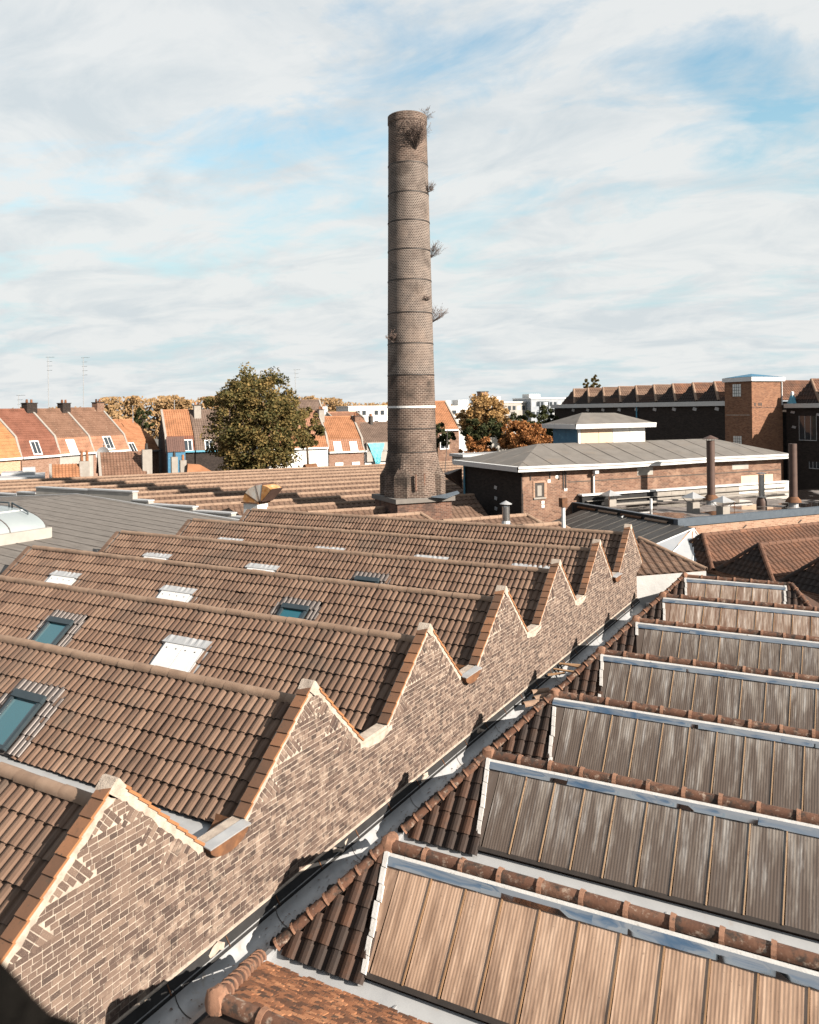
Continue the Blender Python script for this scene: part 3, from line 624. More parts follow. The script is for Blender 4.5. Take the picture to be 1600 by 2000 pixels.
for k in range(-1, RB):
    yp = 9.22+3.25*k; P = Vector((-5.7, yp, 6.17)); XE = 1.6 if k < RB-1 else -2.43
    wid = (XE+5.7)/DR.x; E1 = P+DR*wid
    BL = Vector((-6.8, yp-1.0, 5.03)); BK = Vector((-6.8, yp+1.85, 5.08))
    mt = 'glaze_tan' if k == 0 else ('glaze_pale' if k in (5, 6) else 'glaze_grey')
    # body: one closed prism-like hipped bay
    A0 = P-Vector((0, 0, .05)); A1 = E1-Vector((0, 0, .05)); dz = Vector((0, 0, -.05))
    if k < RB-1: B1, K1 = E1+Vector((0, -1, -1.14)), E1+Vector((0, 1.85, -1.09))
    else: B1, K1 = E1+Vector((1.1, -1, -1.14)), E1+Vector((1.1, 1.85, -1.09))
    lowz = Vector((0, 0, -.5))
    bd = MB().add([A0, A1, BL+dz, B1+dz, BK+dz, K1+dz, BL+lowz, B1+lowz, BK+lowz, K1+lowz], [(0, 2, 3, 1), (0, 1, 5, 4), (0, 4, 2), (1, 3, 5), (2, 6, 7, 3), (4, 5, 9, 8), (2, 4, 8, 6), (3, 7, 9, 5)])
    body = Gs.part('roof_bay', bd, 'pantile_dark')
    # zinc valley in front of the bay
    y0 = yp-1.42; vx = Vector((-6.86, 0, 0)); pr = [(y0, 5.02), (y0+.06, 4.93), (y0+.30, 4.93), (y0+.46, 5.03), (y0+.46, 4.80), (y0, 4.80)]
    Gs.part('valley_gutter', MB().prism([(-6.86, a-.036*1.1, z) for a, z in pr], DR*(XE+6.86+.1)), 'zinc_bright')
    for sx in (-5.0, -2.6, -.3):
        s0 = (sx+6.86)*DR.y; Gs.part('lap', MB().obox((sx, y0+.19+s0-.04, 4.945), (.012, 0, 0), (0, .22, 0), (0, 0, .012)), 'zinc')
    # ridge tiles
    n = int(wid/.52)
    for i in range(n if k >= 0 else 4):
        q = P+DR*(.02+.52*i)+Vector((0, 0, -.01+rr.uniform(-.008, .008)))
        M = fm(q, DR, Vector((-DR.y, DR.x, 0)), (0, 0, 1)); ob = Gs.inst('ridge_tile', rgm, M)
        c = bpy.data.objects.new('collar', clm); C.objects.link(c); c.parent = ob
    # front hip
    hips = [(P, BL)] if k >= 0 else []
    if k <= 0: hips.append((P, BK))
    if k == RB-1: hips += [(E1, B1)]
    for a, b_ in hips:
        ln_ = (b_-a).length; m_ = max(5, int(ln_/.235)); x, y, z = along(b_, a)
        for i in range(m_):
            q = b_.lerp(a, (i+.0)/m_)+Vector((0, 0, .045)); ob = Gs.inst('hip_tile', hpm, fm(q+Vector((rr.uniform(-.01, .01), 0, rr.uniform(-.008, .008))), x, y, z))
            c = bpy.data.objects.new('collar', hcm); C.objects.link(c); c.parent = ob
    g = MB(); g.lathe([(.03, .13), (.09, .10), (.125, .02), (.12, -.06), (.06, -.10)], tuple(P+Vector((-.02, -.01, 0))), 9)
    g.v = [(x+rr.uniform(-.015, .015), y+rr.uniform(-.015, .015), z+rr.uniform(-.01, .01)) for x, y, z in g.v]; Gs.part('ridge_end', g, 'clay_collar', smooth=True)
    if k < 0:
        # plain tiled back slope of the nearest bay
        us = Vector((0, 1.85, -1.09)).normalized(); nb = DR.cross(us); nb = nb if nb.z > 0 else -nb; sl = math.hypot(1.85, 1.09)
        pt = MB().obox((.06, .07, .012), (.054, 0, 0), (0, .075, .016), (0, -.002, .011)).mesh('plain_tile', 'plain_orange'); rowsn = int(sl/.10)
        for r_ in range(rowsn):
            s0 = r_*.10; lo = -1.1*s0/sl
            for i in range(40):
                x = lo+.06+(i+(.5 if r_ % 2 else 0))*.125
                if x > 1.6 or rr.random() < .03: continue
                if rr.random() < .0: continue
                q = P+DR*x+us*s0+nb*(.03+rr.uniform(-.006, .01)); Gs.inst('plain_tile', pt, fm(q, DR, us, nb) @ Matrix.Rotation(rr.uniform(-.06, .06), 4, 'Z'), body)
        continue
    # pantiled triangle beside the glazing
    for side in ((-1,) if k < RB-1 else (-1, 1)):
        for r_ in range(6):
            for i in range(8):
                s0 = FL-.02-.262*(r_+1)
                if side < 0: x = -.02-.205*(i+1)+(.24 if True else 0)
                else: x = wid+.02+.205*(i-1)
                if s0 < -.1: continue
                sc = s0+.15; edge = -1.1*sc/FL if side < 0 else wid+1.1*sc/FL
                ge = .03+.20*sc/FL if side < 0 else wid-.03-.1*sc/FL
                if side < 0 and (x+.205 < edge+.05 or x > ge-.13): continue
                if side > 0 and (x > edge-.05 or x+.2 < ge+.05): continue
                q = P+DR*x+DN*s0+FN*.012
                part = (side < 0 and x < edge-.02) or (side > 0 and x+.205 > edge+.02)
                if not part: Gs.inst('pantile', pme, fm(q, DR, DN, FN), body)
                else:
                    bm = bmesh.new(); vv = [bm.verts.new(q+DR*v[0]+DN*v[1]+FN*v[2]) for v in pv]
                    for f in pf: bm.faces.new([vv[a] for a in f])
                    hp = (BL-P) if side < 0 else (B1-E1); pn = Vector((hp.y, -hp.x, 0)).normalized()
                    if (pn.x < 0) == (side < 0): pn = -pn       # keep the glazing side
                    bmesh.ops.bisect_plane(bm, geom=bm.verts[:]+bm.edges[:]+bm.faces[:], plane_co=P if side < 0 else E1, plane_no=pn, clear_inner=True)
                    if len(bm.faces):
                        me = bpy.data.meshes.new('pantile'); 
                        for v in bm.verts: v.co -= Gs.o
                        bm.to_mesh(me); me.materials.append(MATS['pantile_dark']); ob = bpy.data.objects.new('pantile', me); C.objects.link(ob); ob.parent = body
                    bm.free()
    # glazing
    st, en = .10, FL-.10
    for i in range(40):
        x = .26+.48*i
        if x+.44 > wid-.05: break
        x0 = x-(0 if i else .0)
        key = (mt,)
        if key not in glz: glz[key] = corr(.455, en-st-.14, 11).mesh('glass_panel', mt)
        q = P+DR*x0+DN*(st+.14)+FN*.045
        Gs.inst('glass_panel', glz[key], fm(q, DR, DN, FN), body)
        if i: Gs.part('glazing_bar', MB().obox(P+DR*(x-.0125)+DN*(st+.14+(en-st-.14)/2)+FN*.055, DR*.009, DN*((en-st-.14)/2), FN*.008), 'bar_tan' if k in (0, 5) else 'bar_pale', body)
    xe = x if x+.44 > wid-.05 else wid
    # wedge pane left of the first full panel
    a = [P+DR*.02+DN*(st+.14)+FN*.04, P+DR*.25+DN*(st+.14)+FN*.04, P+DR*.25+DN*en+FN*.04, P+DR*.23+DN*en+FN*.04]
    Gs.part('glass_panel', MB().poly(a), mt, body)
    # white strip and mirror foil below the ridge, foot bar, white fillet on the left edge
    Gs.part('white_flashing', MB().obox(P+DR*(xe/2)+DN*.115+FN*.058, DR*(xe/2), DN*.022, FN*.010), 'white_worn', body)
    nf = max(1, int(xe/1.2))
    for i in range(nf):
        f = MB(); m_ = 10
        for j in range(m_+1):
            xx = xe*(i+j/m_)/nf
            for s_, hh in ((.135, .072), (.195, .082+rr.uniform(-.02, .024)), (.25, .066+rr.uniform(-.006, .012))): f.v.append(tuple(P+DR*xx+DN*s_+FN*hh))
        f.f = [(j*3+a_, j*3+a_+1, j*3+a_+4, j*3+a_+3) for j in range(m_) for a_ in (0, 1)]
        Gs.part('foil_strip', f, 'foil' , body, smooth=True)
    Gs.part('foot_bar', MB().obox(P+DR*(xe/2+.1)+DN*(en+.02)+FN*.03, DR*(xe/2-.1), DN*.03, FN*.02), 'iron', body)
    for e in ((0,) if k < RB-1 else (0, 1)):
        for i in range(7):
            s0 = .08+i*.195; x = (.015+.20*(s0+.1)/FL) if e == 0 else xe-.01+.02*i/7
            if rr.random() < .1: continue
            Gs.part('lead_fillet', MB().obox(P+DR*(x+rr.uniform(-.012, .012))+DN*(s0+.1)+FN*.062, DR*.034+DN*.004, DN*(.094)+DR*.014, FN*.018), 'white_worn', body)
Gs.part('shed_floor', MB().prism([(-6.83, 4.0, 4.79), (1.7, 4.3, 4.79), (1.7, 29.6, 4.79), (-6.83, 29.6, 4.79)], (0, 0, -.4)), 'concrete')
Gs.part('wall', MB().box(-6.8, 1.6, 4.2, 29.5, GZ, 4.4), 'house_brick')
# small litter
solo('paper_scrap', 'small crumpled white paper scrap lying in the zinc valley', 'paper', MB().obox((-4.72, 11.13, 4.96), (.055, .03, .01), (-.02, .035, 0), (0, 0, .008)), 'white_worn', (-4.72, 11.13, 4.95))
solo('pebble', 'small grey stone lying in the zinc valley', 'stone', MB().lathe([(.012, .05), (.03, .035), (.035, .015), (.02, 0)], (-4.95, 7.95, 4.94), 7), 'concrete', (-4.95, 7.95, 4.94))
solo('mortar_crumb', 'pale mortar crumb beside the orange plain tiles', 'rubble', MB().obox((-6.28, 7.83, 5.01), (.04, .01, 0), (-.01, .03, 0), (0, 0, .03)), 'white_worn', (-6.28, 7.83, 4.98))
for i, (x, y, a, l) in enumerate(((-7.02, 17.8, .9, .5), (-6.93, 18.25, 1.0, .55), (-7.10, 18.5, .8, .45))):
    c, s_ = math.cos(a), math.sin(a); g = MB(); g.half((x-c*l/2, y-s_*l/2, 5.08+i*.02), (x+c*l/2, y+s_*l/2, 5.10+i*.02), .085, .075)
    solo('loose_ridge_tile', ('loose half-round clay tile lying lowest of three in the zinc trough', 'longest of three loose half-round clay tiles in the zinc trough', 'shortest of three loose half-round clay tiles in the zinc trough')[i], 'roof tile', g, 'ridge_tan', (x, y, 5.0), group='loose clay tiles in the gutter')
for i, (x, y, a, l) in enumerate(((-7.12, 20.4, -.15, .36), (-7.08, 20.9, .05, .38), (-7.2, 19.9, .5, .22), (-7.05, 20.65, -.3, .3))):
    c, s_ = math.cos(a), math.sin(a)
    solo('broken_board', ('broken timber board lying lowest of four across the zinc trough', 'longest broken timber board across the zinc trough', 'shortest broken timber board across the zinc trough', 'broken timber board lying topmost across the zinc trough')[i], 'board', MB().obox((x, y, 5.10+.025*i), (c*l, s_*l, .02), (-s_*.05, c*.05, 0), (0, 0, .014)), 'wood', (x, y, 5.05), group='broken boards in the gutter')
mossp = MB()
for i in range(900):
    t_ = rr.random(); kk = rr.choice((0, 1, 1, 2, 2, 2, 3, 3, 4, 5)); yp = 9.22+3.25*kk
    if rr.random() < .6: x, y, z = -6.86-rr.random()*.08, yp-1.0+rr.random()*1.4, 5.03+rr.random()*.05
    else: x, y, z = -6.8+1.1*t_-.10, yp-1+t_*1.0+.08, 5.05+1.12*t_+rr.random()*.05-.03
    s_ = .012+rr.random()*.03; mossp.obox((x, y, z), (s_, s_*.3, 0), (-s_*.2, s_, s_*.2), (0, s_*.1, s_*.7))
solo('moss', 'dark moss clumps along the hip tiles and zinc trough', 'moss', mossp, 'bitumen', (-6.85, 15, 5.0), kind='stuff')

lit_ = MB()
for i in range(1500):
    a = math.pi+math.pi*(.5+rr.gauss(0, .16)); y = rr.choice((8.6, 11.2, 14.1, 17.4, 18.3, 20.5, 23., 26.))+rr.gauss(0, 1.1)
    if not 3.4 < y < 30: continue
    p = Vector((-7.165+.243*math.cos(a), y, 5.034+.235*math.sin(a)+rr.random()*.012)); s_ = rr.uniform(.008, .026); an = rr.uniform(0, 6.28)
    x = Vector((math.cos(an), math.sin(an), rr.uniform(-.3, .3)))*s_; yv = Vector((-math.sin(an), math.cos(an), rr.uniform(-.3, .3)))*s_*.6; lit_.poly([p-x, p+yv, p+x, p-yv])
solo('leaf_litter', 'scattered dead leaves and silt flakes in the zinc trough', 'litter', lit_, 'leaf_dry', (-7.16, 15, 4.8), kind='stuff')
# ================================================================== grey felt-roofed hall with barrel skylight
H = Thing('felt_roofed_hall', 'hall with a broad grey felt roof, stepped zinc parapet and barrel skylight', 'hall', (-39, 18, GZ))
zr = lambda x: 7.55-abs(x+39)*.065
fr_ = MB().prism([(-58, 6, zr(-58)), (-39, 6, zr(-39)), (XL-.12, 6, zr(XL)), (XL-.12, 6, zr(XL)-.35), (-58, 6, zr(-58)-.35)], (0, 24.2, 0)); fo = H.part('roof', fr_, 'grey_felt')
for i in range(30):
    yy = 6.4+.8*i
    for x0, x1 in ((-57.9, -39), (-39, XL-.15)):
        H.part('felt_lap', MB().obox(((x0+x1)/2, yy, (zr(x0)+zr(x1))/2+.006), ((x1-x0)/2, 0, (zr(x1)-zr(x0))/2), (0, .03, 0), (0, 0, .006)), 'grey_felt', fo)
H.part('wall', MB().box(-57.8, XL-.3, 6.2, 30.1, GZ, 5.9), 'house_brick')
xs = [-54, -50.5, -47.2, -44.6, -42.8, -38.2, -34.6, -33.4, -30.2, -27.6, -25.2]; hs = [.10, .12, .14, .16, .26, .30, .14, .10, .10, .10]
for i in range(10):
    x0, x1 = xs[i], xs[i+1]; zc = max(zr(x0), zr(x1)) if hs[i] > .2 else (zr(x0)+zr(x1))/2
    p = H.part('parapet', MB().box(x0, x1-.03, 30.21, 30.55, 5.9, zc+hs[i]), 'render_grey')
    H.part('zinc_cap', MB().obox(((x0+x1)/2, 30.38, zc+hs[i]+.02), ((x1-x0)/2, 0, 0), (0, .22, 0), (0, 0, .035)), 'zinc_bright', p)
H.part('flashing', MB().prism([(-46, 30.1, zr(-46)+.02), (-39, 30.1, zr(-39)+.02), (XL-.2, 30.1, zr(XL)+.02), (XL-.2, 29.9, zr(XL)+.012), (-39, 29.8, zr(-39)+.012), (-46, 29.9, zr(-46)+.012)], (0, 0, .01)), 'zinc_bright')
# barrel skylight
sk_ = H.part('barrel_skylight', MB().box(-36.1, -29.6, 8.0, 21.6, 6.7, 7.36), 'render_grey', label='pale polycarbonate barrel skylight on a kerb')
def arc(t_): a = math.pi*t_; return -32.85-3.05*math.cos(a), 7.34+.80*math.sin(a)
for i in range(8):
    y1 = 21.45-1.6*i
    for h0, h1 in ((0, .32), (.32, .68), (.68, 1.)):
        g = MB(); n = 7
        for yv in (y1-1.56, y1):
            for j in range(n+1): xv, zv = arc(h0+(h1-h0)*j/n); g.v.append((xv, yv, zv))
        g.f = [(j, j+1, n+2+j, n+1+j) for j in range(n)]; H.part('pane', g, 'skylight_poly', sk_, smooth=True)
    H.part('rib', MB().tube([(arc(j/14)[0], y1+.02, arc(j/14)[1]) for j in range(15)], .03, 5), 'flash_lilac', sk_)
for h in (.32, .68): H.part('purlin', MB().tube([(arc(h)[0], 8.2, arc(h)[1]), (arc(h)[0], 21.45, arc(h)[1])], .03, 5), 'white_paint', sk_)
H.part('end_pane', MB().poly([(arc(j/16)[0], 21.46, arc(j/16)[1]) for j in range(17)]), 'skylight_poly', sk_)
H.part('rail', MB().tube([(-33.4, 21.2, 8.05), (-33.4, 21.2, 8.3), (-32.0, 21.3, 8.3), (-32.0, 21.3, 8.05)], .035, 5), 'frame_dark', sk_); H.part('rail', MB().tube([(-31.8, 21.3, 8.05), (-31.8, 21.3, 8.3), (-30.6, 21.2, 8.0), (-30.6, 21.2, 7.8)], .035, 5), 'frame_dark', sk_)
# rusty elbow duct
D = Thing('elbow_duct', 'big rusty and white elbow exhaust duct standing behind the tiled ridges', 'duct', (-27.3, 30.95, 6.7))
DC = Vector((-26.05, 30.95, 7.55)); m_ = 12; ringp = [math.pi-math.pi*.72*i/m_ for i in range(m_+1)]
def dpt(a, r_, s_): return (DC.x+r_*math.cos(a), DC.y+s_, DC.z+r_*.80*math.sin(a))
for q0, q1, mm in ((0, 3, 'duct_rust'), (3, 7, 'rust_white'), (7, 9, 'rust_white'), (9, 12, 'duct_rust')):
    g = MB()
    for i in range(q0, q1+1):
        for r_, s_ in ((1.12, -.42), (1.12, .42), (.18, .42), (.18, -.42)): g.v.append(dpt(ringp[i], r_, s_))
    for i in range(q1-q0):
        g.f += [(i*4+j, i*4+(j+1) % 4, i*4+4+(j+1) % 4, i*4+4+j) for j in range(4)]
    if q1 == 12: n4 = len(g.v); g.f.append((n4-4, n4-3, n4-2, n4-1))
    D.part('duct_segment', g, mm, smooth=True)
    a = ringp[q1]; dd = Vector((math.cos(a), 0, .8*math.sin(a))).normalized(); D.part('flange', MB().obox(Vector(dpt(a, .65, 0)), dd*.475, (0, .43, 0), Vector((-dd.z, 0, dd.x))*.010), 'flue_brown')
D.part('riser', MB().box(-27.14, -26.25, 30.55, 31.35, 6.0, 7.56), 'white_worn'); D.part('base_flange', MB().box(-27.24, -26.15, 30.48, 31.42, 7.52, 7.58), 'rust')
# ================================================================== far sawtooth roofs (frame of the street behind)
Wv = Thing('far_sawtooth_shed', 'wide shed of many low tan tiled sawtooth ridges around the brick chimney', 'shed', (10, 45, GZ), FB)
for k in range(14):
    b_ = 65.9-2.91*k; a1 = 34. if b_ > 43.5 else {8: 21.6, 9: 21.6, 10: 14.9, 11: 15.6, 12: 19.5, 13: 19.2}[k]; a0 = max(-18., (30.62-.588*b_)/.809)
    if k >= 11: a0 = min(a0, a1-3.0)
    hip = k >= 11; g = MB(); L1 = math.hypot(1.66, 1.0); W1 = a1-a0
    ex = 1.1 if hip else 0
    roof_rows(g, (a0, b_, 7.21), (1, 0, 0), (0, -1.66, -1.0), W1+ex, L1, .30, .36, h=.045, lift=.035, hi=(lambda s_, W1=W1: W1+1.1*s_/1.8) if hip else None)
    roof_rows(g, (a0, b_, 7.21), (1, 0, 0), (0, 1.25, -1.0), W1, 1.6, .30, .36, h=.045, lift=.035)
    if hip: roof_rows(g, (a1, b_+1.25, 7.21), (0, -1, 0), (1.1, 0, -1.0), 2.91, 1.5, .30, .36, lo=lambda s_: 1.25-1.25*s_/1.5, hi=lambda s_: 1.25+1.66*s_/1.5)
    bp = Wv.part('roof_bay', MB().prism([(a0, b_, 7.17), (a0, b_-1.66, 6.16), (a0, b_-1.66, 5.9), (a0, b_+1.25, 5.9), (a0, b_+1.25, 6.16)], (W1, 0, 0)), 'tile_tan')
    Wv.part('tile_courses', g, 'tile_tan', bp, kind='stuff')
    rg = MB(); i = 0
    while a0+.45*i < a1-.1: rg.half((a0+.45*i, b_, 7.21), (min(a0+.45*i+.46, a1+.05), b_, 7.21), .115, .105, seg=6); i += 1
    Wv.part('ridge_tiles', rg, 'ridge_tan', bp, kind='stuff')
    if hip:
        for e in (-1.66, 1.25):
            hh = MB(); p0, p1 = Vector((a1, b_, 7.25)), Vector((a1+1.1, b_+e, 6.27))
            for j in range(4): hh.half(p1.lerp(p0, j/4), p1.lerp(p0, (j+1)/4), .10, .09, seg=6)
            Wv.part('hip_tiles', hh, 'ridge_tan', bp, kind='stuff')
Wv.part('wall', MB().box(-17.8, 34, 64.4, 67.0, GZ, 6.1), 'house_brick'); Wv.part('floor_slab', MB().prism([(34, 43, 5.88), (34, 67, 5.88), (-17.8, 67, 5.88), (-3.5, 60, 5.88), (20.5, 27, 5.88), (21.8, 27, 5.88), (21.9, 43, 5.88)], (0, 0, -.5)), 'bitumen')
# ================================================================== chimney
CX, CY = 16.55, 36.8
K = Thing('factory_chimney', 'tall tapering sooty brick factory chimney with iron bands', 'chimney', (CX, CY, 6.0), FB)
K.part('plinth', MB().box(CX-1.45, CX+1.45, CY-1.45, CY+1.45, GZ, 7.55), 'plinth_brick')
K.part('slab', MB().prism([(CX-1.58, CY-1.58, 7.55), (CX+1.58, CY-1.58, 7.55), (CX+1.58, CY+1.58, 7.55), (CX-1.58, CY+1.58, 7.55)], (0, 0, .22)), 'stone_slab')
K.part('rubble_lead', MB().prism([(CX+.2, CY-1.75, 7.80), (CX+.9, CY-1.95, 7.72), (CX+1.9, CY-1.4, 7.86), (CX+1.95, CY-1.1, 7.92), (CX+1.2, CY-1.3, 7.83)], (0, 0, .05)), 'slate_cap')
def sect(t_, r_):       # t_=1 octagon, 0 circle
    out = []
    for j in range(64):
        a = 2*math.pi*(j+.5)/64; oc = math.cos(math.pi/8)/math.cos(((a) % (math.pi/4))-math.pi/8)*1.035
        out.append(((1-t_)+t_*oc)*r_)
    return out
def loft(levels, name, m_, cap=False):
    g = MB(); g.uv = []
    for z, t_, r_ in levels:
        for j, q in enumerate(sect(t_, r_)+sect(t_, r_)[:1]):
            a = 2*math.pi*(j+.5)/64; g.v.append((CX+q*math.cos(a), CY+q*math.sin(a), z)); g.uv.append((a*1.12, z))
    n = 65
    g.f = [(i*n+j, i*n+j+1, (i+1)*n+j+1, (i+1)*n+j) for i in range(len(levels)-1) for j in range(64)]
    if cap: g.f.append(tuple((len(levels)-1)*n+j for j in range(64)))
    return K.part(name, g, m_, smooth=False)
loft([(7.77, 1, 1.50), (8.0, 1, 1.50), (8.06, 1, 1.46), (9.15, 1, 1.42), (9.55, .8, 1.36), (9.95, .15, 1.23)], 'octagonal_base', 'chimney_base')
for qa in (0, 1, 2, 3):    # corner spurs of the octagon
    a = math.pi/4+qa*math.pi/2; c, s_ = math.cos(a), math.sin(a); p = Vector((CX+c*1.42, CY+s_*1.42, 0))
    t1 = Vector((-s_, c, 0))*.42; o1 = Vector((c, s_, 0))*.20
    g = MB().add([p-t1-o1+Vector((0, 0, 7.77)), p+t1-o1+Vector((0, 0, 7.77)), p+t1*.8+o1+Vector((0, 0, 7.77)), p-t1*.8+o1+Vector((0, 0, 7.77)),
                  p-t1-o1+Vector((0, 0, 9.0)), p+t1-o1+Vector((0, 0, 9.0)), p+t1*.8+o1+Vector((0, 0, 8.75)), p-t1*.8+o1+Vector((0, 0, 8.75)), p-o1*1.7+Vector((0, 0, 9.8))],
                 [(0, 1, 5, 4), (1, 2, 6, 5), (2, 3, 7, 6), (3, 0, 4, 7), (4, 5, 8), (5, 6, 8), (6, 7, 8), (7, 4, 8)])
    K.part('spur', g, 'spur_brick')
dz_ = MB().box(CX-.46, CX+.16, CY-1.475, CY-1.40, 8.12, 8.82); K.part('blind_door', MB().prism([(CX-.50, CY-1.40, 8.1), (CX-.50, CY-1.47, 8.1), (CX-.42, CY-1.47, 8.1), (CX-.42, CY-1.40, 8.1)], (0, 0, .8)), 'plinth_brick')
K.part('door_frame', MB().prism([(CX-.05, CY-1.40, 8.1), (CX-.05, CY-1.47, 8.1), (CX+.03, CY-1.47, 8.1), (CX+.03, CY-1.40, 8.1)], (0, 0, .8)), 'plinth_brick')
zs = [9.95, 11.09, 12.16, 13.73, 15.27, 16.79, 18.39, 19.88, 21.3, 22.69, 24.14, 26.66]
rad = lambda z: 1.225-(z-9.95)*(1.225-.95)/16.7
for i in range(len(zs)-1):
    z0, z1 = zs[i], zs[i+1]; lv = [(z0, .12 if i == 0 else 0, rad(z0)), (z1, 0, rad(z1))]
    if i == len(zs)-2: lv = [(z0, 0, rad(z0)), (26.2, 0, rad(26.2)), (26.24, 0, rad(26.2)+.03), (26.60, 0, rad(26.6)+.03), (26.63, 0, rad(26.6)-.01), (26.55, 0, .66), (22, 0, .6)]
    loft(lv, 'shaft', 'chimney_base' if i < 3 or i == len(zs)-2 else 'chimney_brick')
    r_ = rad(z0)+.018
    if i == 2: K.part('band', MB().lathe([(r_, -.05), (r_+.01, -.05), (r_+.01, .05), (r_, .05)], (CX, CY, z0), 48), 'white_paint')
    else: K.part('band', MB().lathe([(r_-.03, -.03), (r_, -.026), (r_, .026), (r_-.03, .03)], (CX, CY, z0), 48), 'iron')
for i, a in enumerate((3.5, 3.9)): K.part('cable', MB().tube([(CX+1.55-.02*i, CY-.9, 11.0-.6*i), (CX+1.42, CY-1.0, 9.9), (CX+1.25, CY-1.15, 8.9+.1*i)], .018, 5), 'iron')
def shrub(name, label, base, out, hgt, n, m_, sd, spread=.5, leaf=True):
    r_ = random.Random(sd); t_ = Thing(name, label, 'shrub', base, FB, None); br = MB(); lf = MB(); B0 = Vector(base); out = Vector(out)
    for i in range(n):
        d = (out*r_.uniform(.4, 1)+Vector((r_.uniform(-1, 1), r_.uniform(-1, 1), r_.uniform(-.2, 1)))*spread).normalized(); l = hgt*r_.uniform(.55, 1)
        p = B0+Vector((r_.uniform(-1, 1), r_.uniform(-1, 1), r_.uniform(-1, 1)))*.04; mid = p+d*l*.55; tip = mid+(d+Vector((r_.uniform(-.4, .4), r_.uniform(-.4, .4), .5))).normalized()*l*.45
        br.tube([p, mid, tip], [.009, .006, .003], 3, False)
        for q in range(5):
            s0 = p.lerp(tip, r_.uniform(.35, .95)); e = s0+(d+Vector((r_.uniform(-1, 1), r_.uniform(-1, 1), r_.uniform(-.5, 1)))).normalized()*l*.28
            br.tube([s0, e], [.004, .002], 3, False)
            for u in range(3 if leaf else 1):
                c = s0.lerp(e, r_.uniform(.3, 1.1)); x = Vector((r_.uniform(-1, 1), r_.uniform(-1, 1), r_.uniform(-1, 1))).normalized()*r_.uniform(.015, .035); y = x.orthogonal().normalized()*r_.uniform(.012, .028)
                lf.poly([c-x, c+y, c+x, c-y])
    t_.part('branches', br, 'twig'); t_.part('leaves', lf, m_, kind='stuff')
def onsh(dirn, z, off=0.): 
    a = dirn; r_ = rad(z)+off; return (CX+r_*math.cos(a), CY+r_*math.sin(a), z)
RT = R(-20); FRT = R(-100); NR = R(-60)     # right limb, front-left, and front-right directions round the shaft
shrub('dry_shrub', 'brown dried shrub hanging just below the chimney top', onsh(R(-92), 24.75), (-.05, -.22, .9), 1.5, 110, 'leaf_dry', 1, .45)
shrub('dry_shrub', 'sparse twiggy shrub sprouting from the rim of the chimney top', (CX+.75, CY-.2, 26.5), (.7, -.3, .4), .7, 20, 'leaf_dry', 2, .8)
shrub('dry_shrub', 'small dried tuft on the second iron band of the chimney shaft', onsh(R(-45), 22.8), (.6, -.6, .3), .60, 22, 'leaf_dry', 3, .6)
shrub('dry_shrub', 'feathery pale shrub growing from the middle of the chimney shaft', onsh(R(-22), 19.6), (.8, -.3, .7), .9, 26, 'leaf_dry', 4, .7)
shrub('dry_shrub', 'wide feathery shrub growing from the lower part of the tapering shaft', onsh(R(-22), 16.4), (.8, -.3, .5), 1.0, 30, 'leaf_dry', 5, .75)
shrub('dry_shrub', 'low dry tuft on the iron band at the dark side of the shaft', onsh(R(-160), 15.35), (-.7, -.3, .4), .55, 24, 'leaf_dry', 6, .6)
shrub('dry_shrub', 'tiny dried tuft clinging to the sunlit bricks midway up the shaft', onsh(R(-70), 17.4), (.3, -.8, .2), .35, 12, 'leaf_dry', 7, .6)
# ================================================================== brick building with hipped felt roof and lantern
M_ = Thing('hip_roofed_workshop', 'brick workshop with a shallow grey hipped roof, white fascia and roof lantern', 'building', (22.4, 36, GZ), FB)
a0, a1, b0, b1, ze = 22.4, 41.0, 36.0, 42.3, 8.72
M_.part('wall', MB().prism([(a0, b0, GZ), (a1, b0, GZ), (a1, b1, GZ), (a0, b1, GZ)], (0, 0, ze-GZ)), 'red_brick')
M_.part('tarred_wall', MB().box(a0-.012, a0+.02, b0+.0, b1, GZ, ze-.01), 'black_brick', label='black tarred end wall'); M_.part('tar_edge', MB().box(a0-.01, a0+.10, b0-.006, b0+.02, 5.0, 7.6).box(a0-.009, a0+.06, b0-.0055, b0+.02, 7.62, 8.6), 'black_brick')  # tarred wall; its black also stands in for the unlit side's shade
ov = .5; E0 = [(a0-ov, b0-ov), (a1+ov, b0-ov), (a1+ov, b1+ov), (a0-ov, b1+ov)]; zf = ze+.26
RG = [Vector((25.5, 39.15, 9.98)), Vector((38.6, 39.15, 9.93))]; Q = [Vector((x, y, zf)) for x, y in E0]
rp = M_.part('roof', MB().add(Q+RG, [(0, 1, 5, 4), (1, 2, 5), (2, 3, 4, 5), (3, 0, 4), (3, 2, 1, 0)]), 'hip_felt')
for i in range(13):      # felt strips with raised laps
    t_ = (i+.5)/13; p0 = Q[0].lerp(Q[1], t_); p1 = RG[0].lerp(RG[1], min(1, max(0, (p0.x-25.5)/13.1)))
    if p0.x < 25.6: k_ = (p0.x-Q[0].x)/(25.5-Q[0].x); p1 = Q[0].lerp(RG[0], k_)
    if p0.x > 38.5: k_ = (Q[1].x-p0.x)/(Q[1].x-38.6); p1 = Q[1].lerp(RG[1], k_)
    d = (p1-p0); M_.part('felt_strip', MB().obox((p0+p1)/2+Vector((0, 0, .006)), d*.49, (.022, 0, 0), (0, 0, .007)), 'grey_felt', rp)
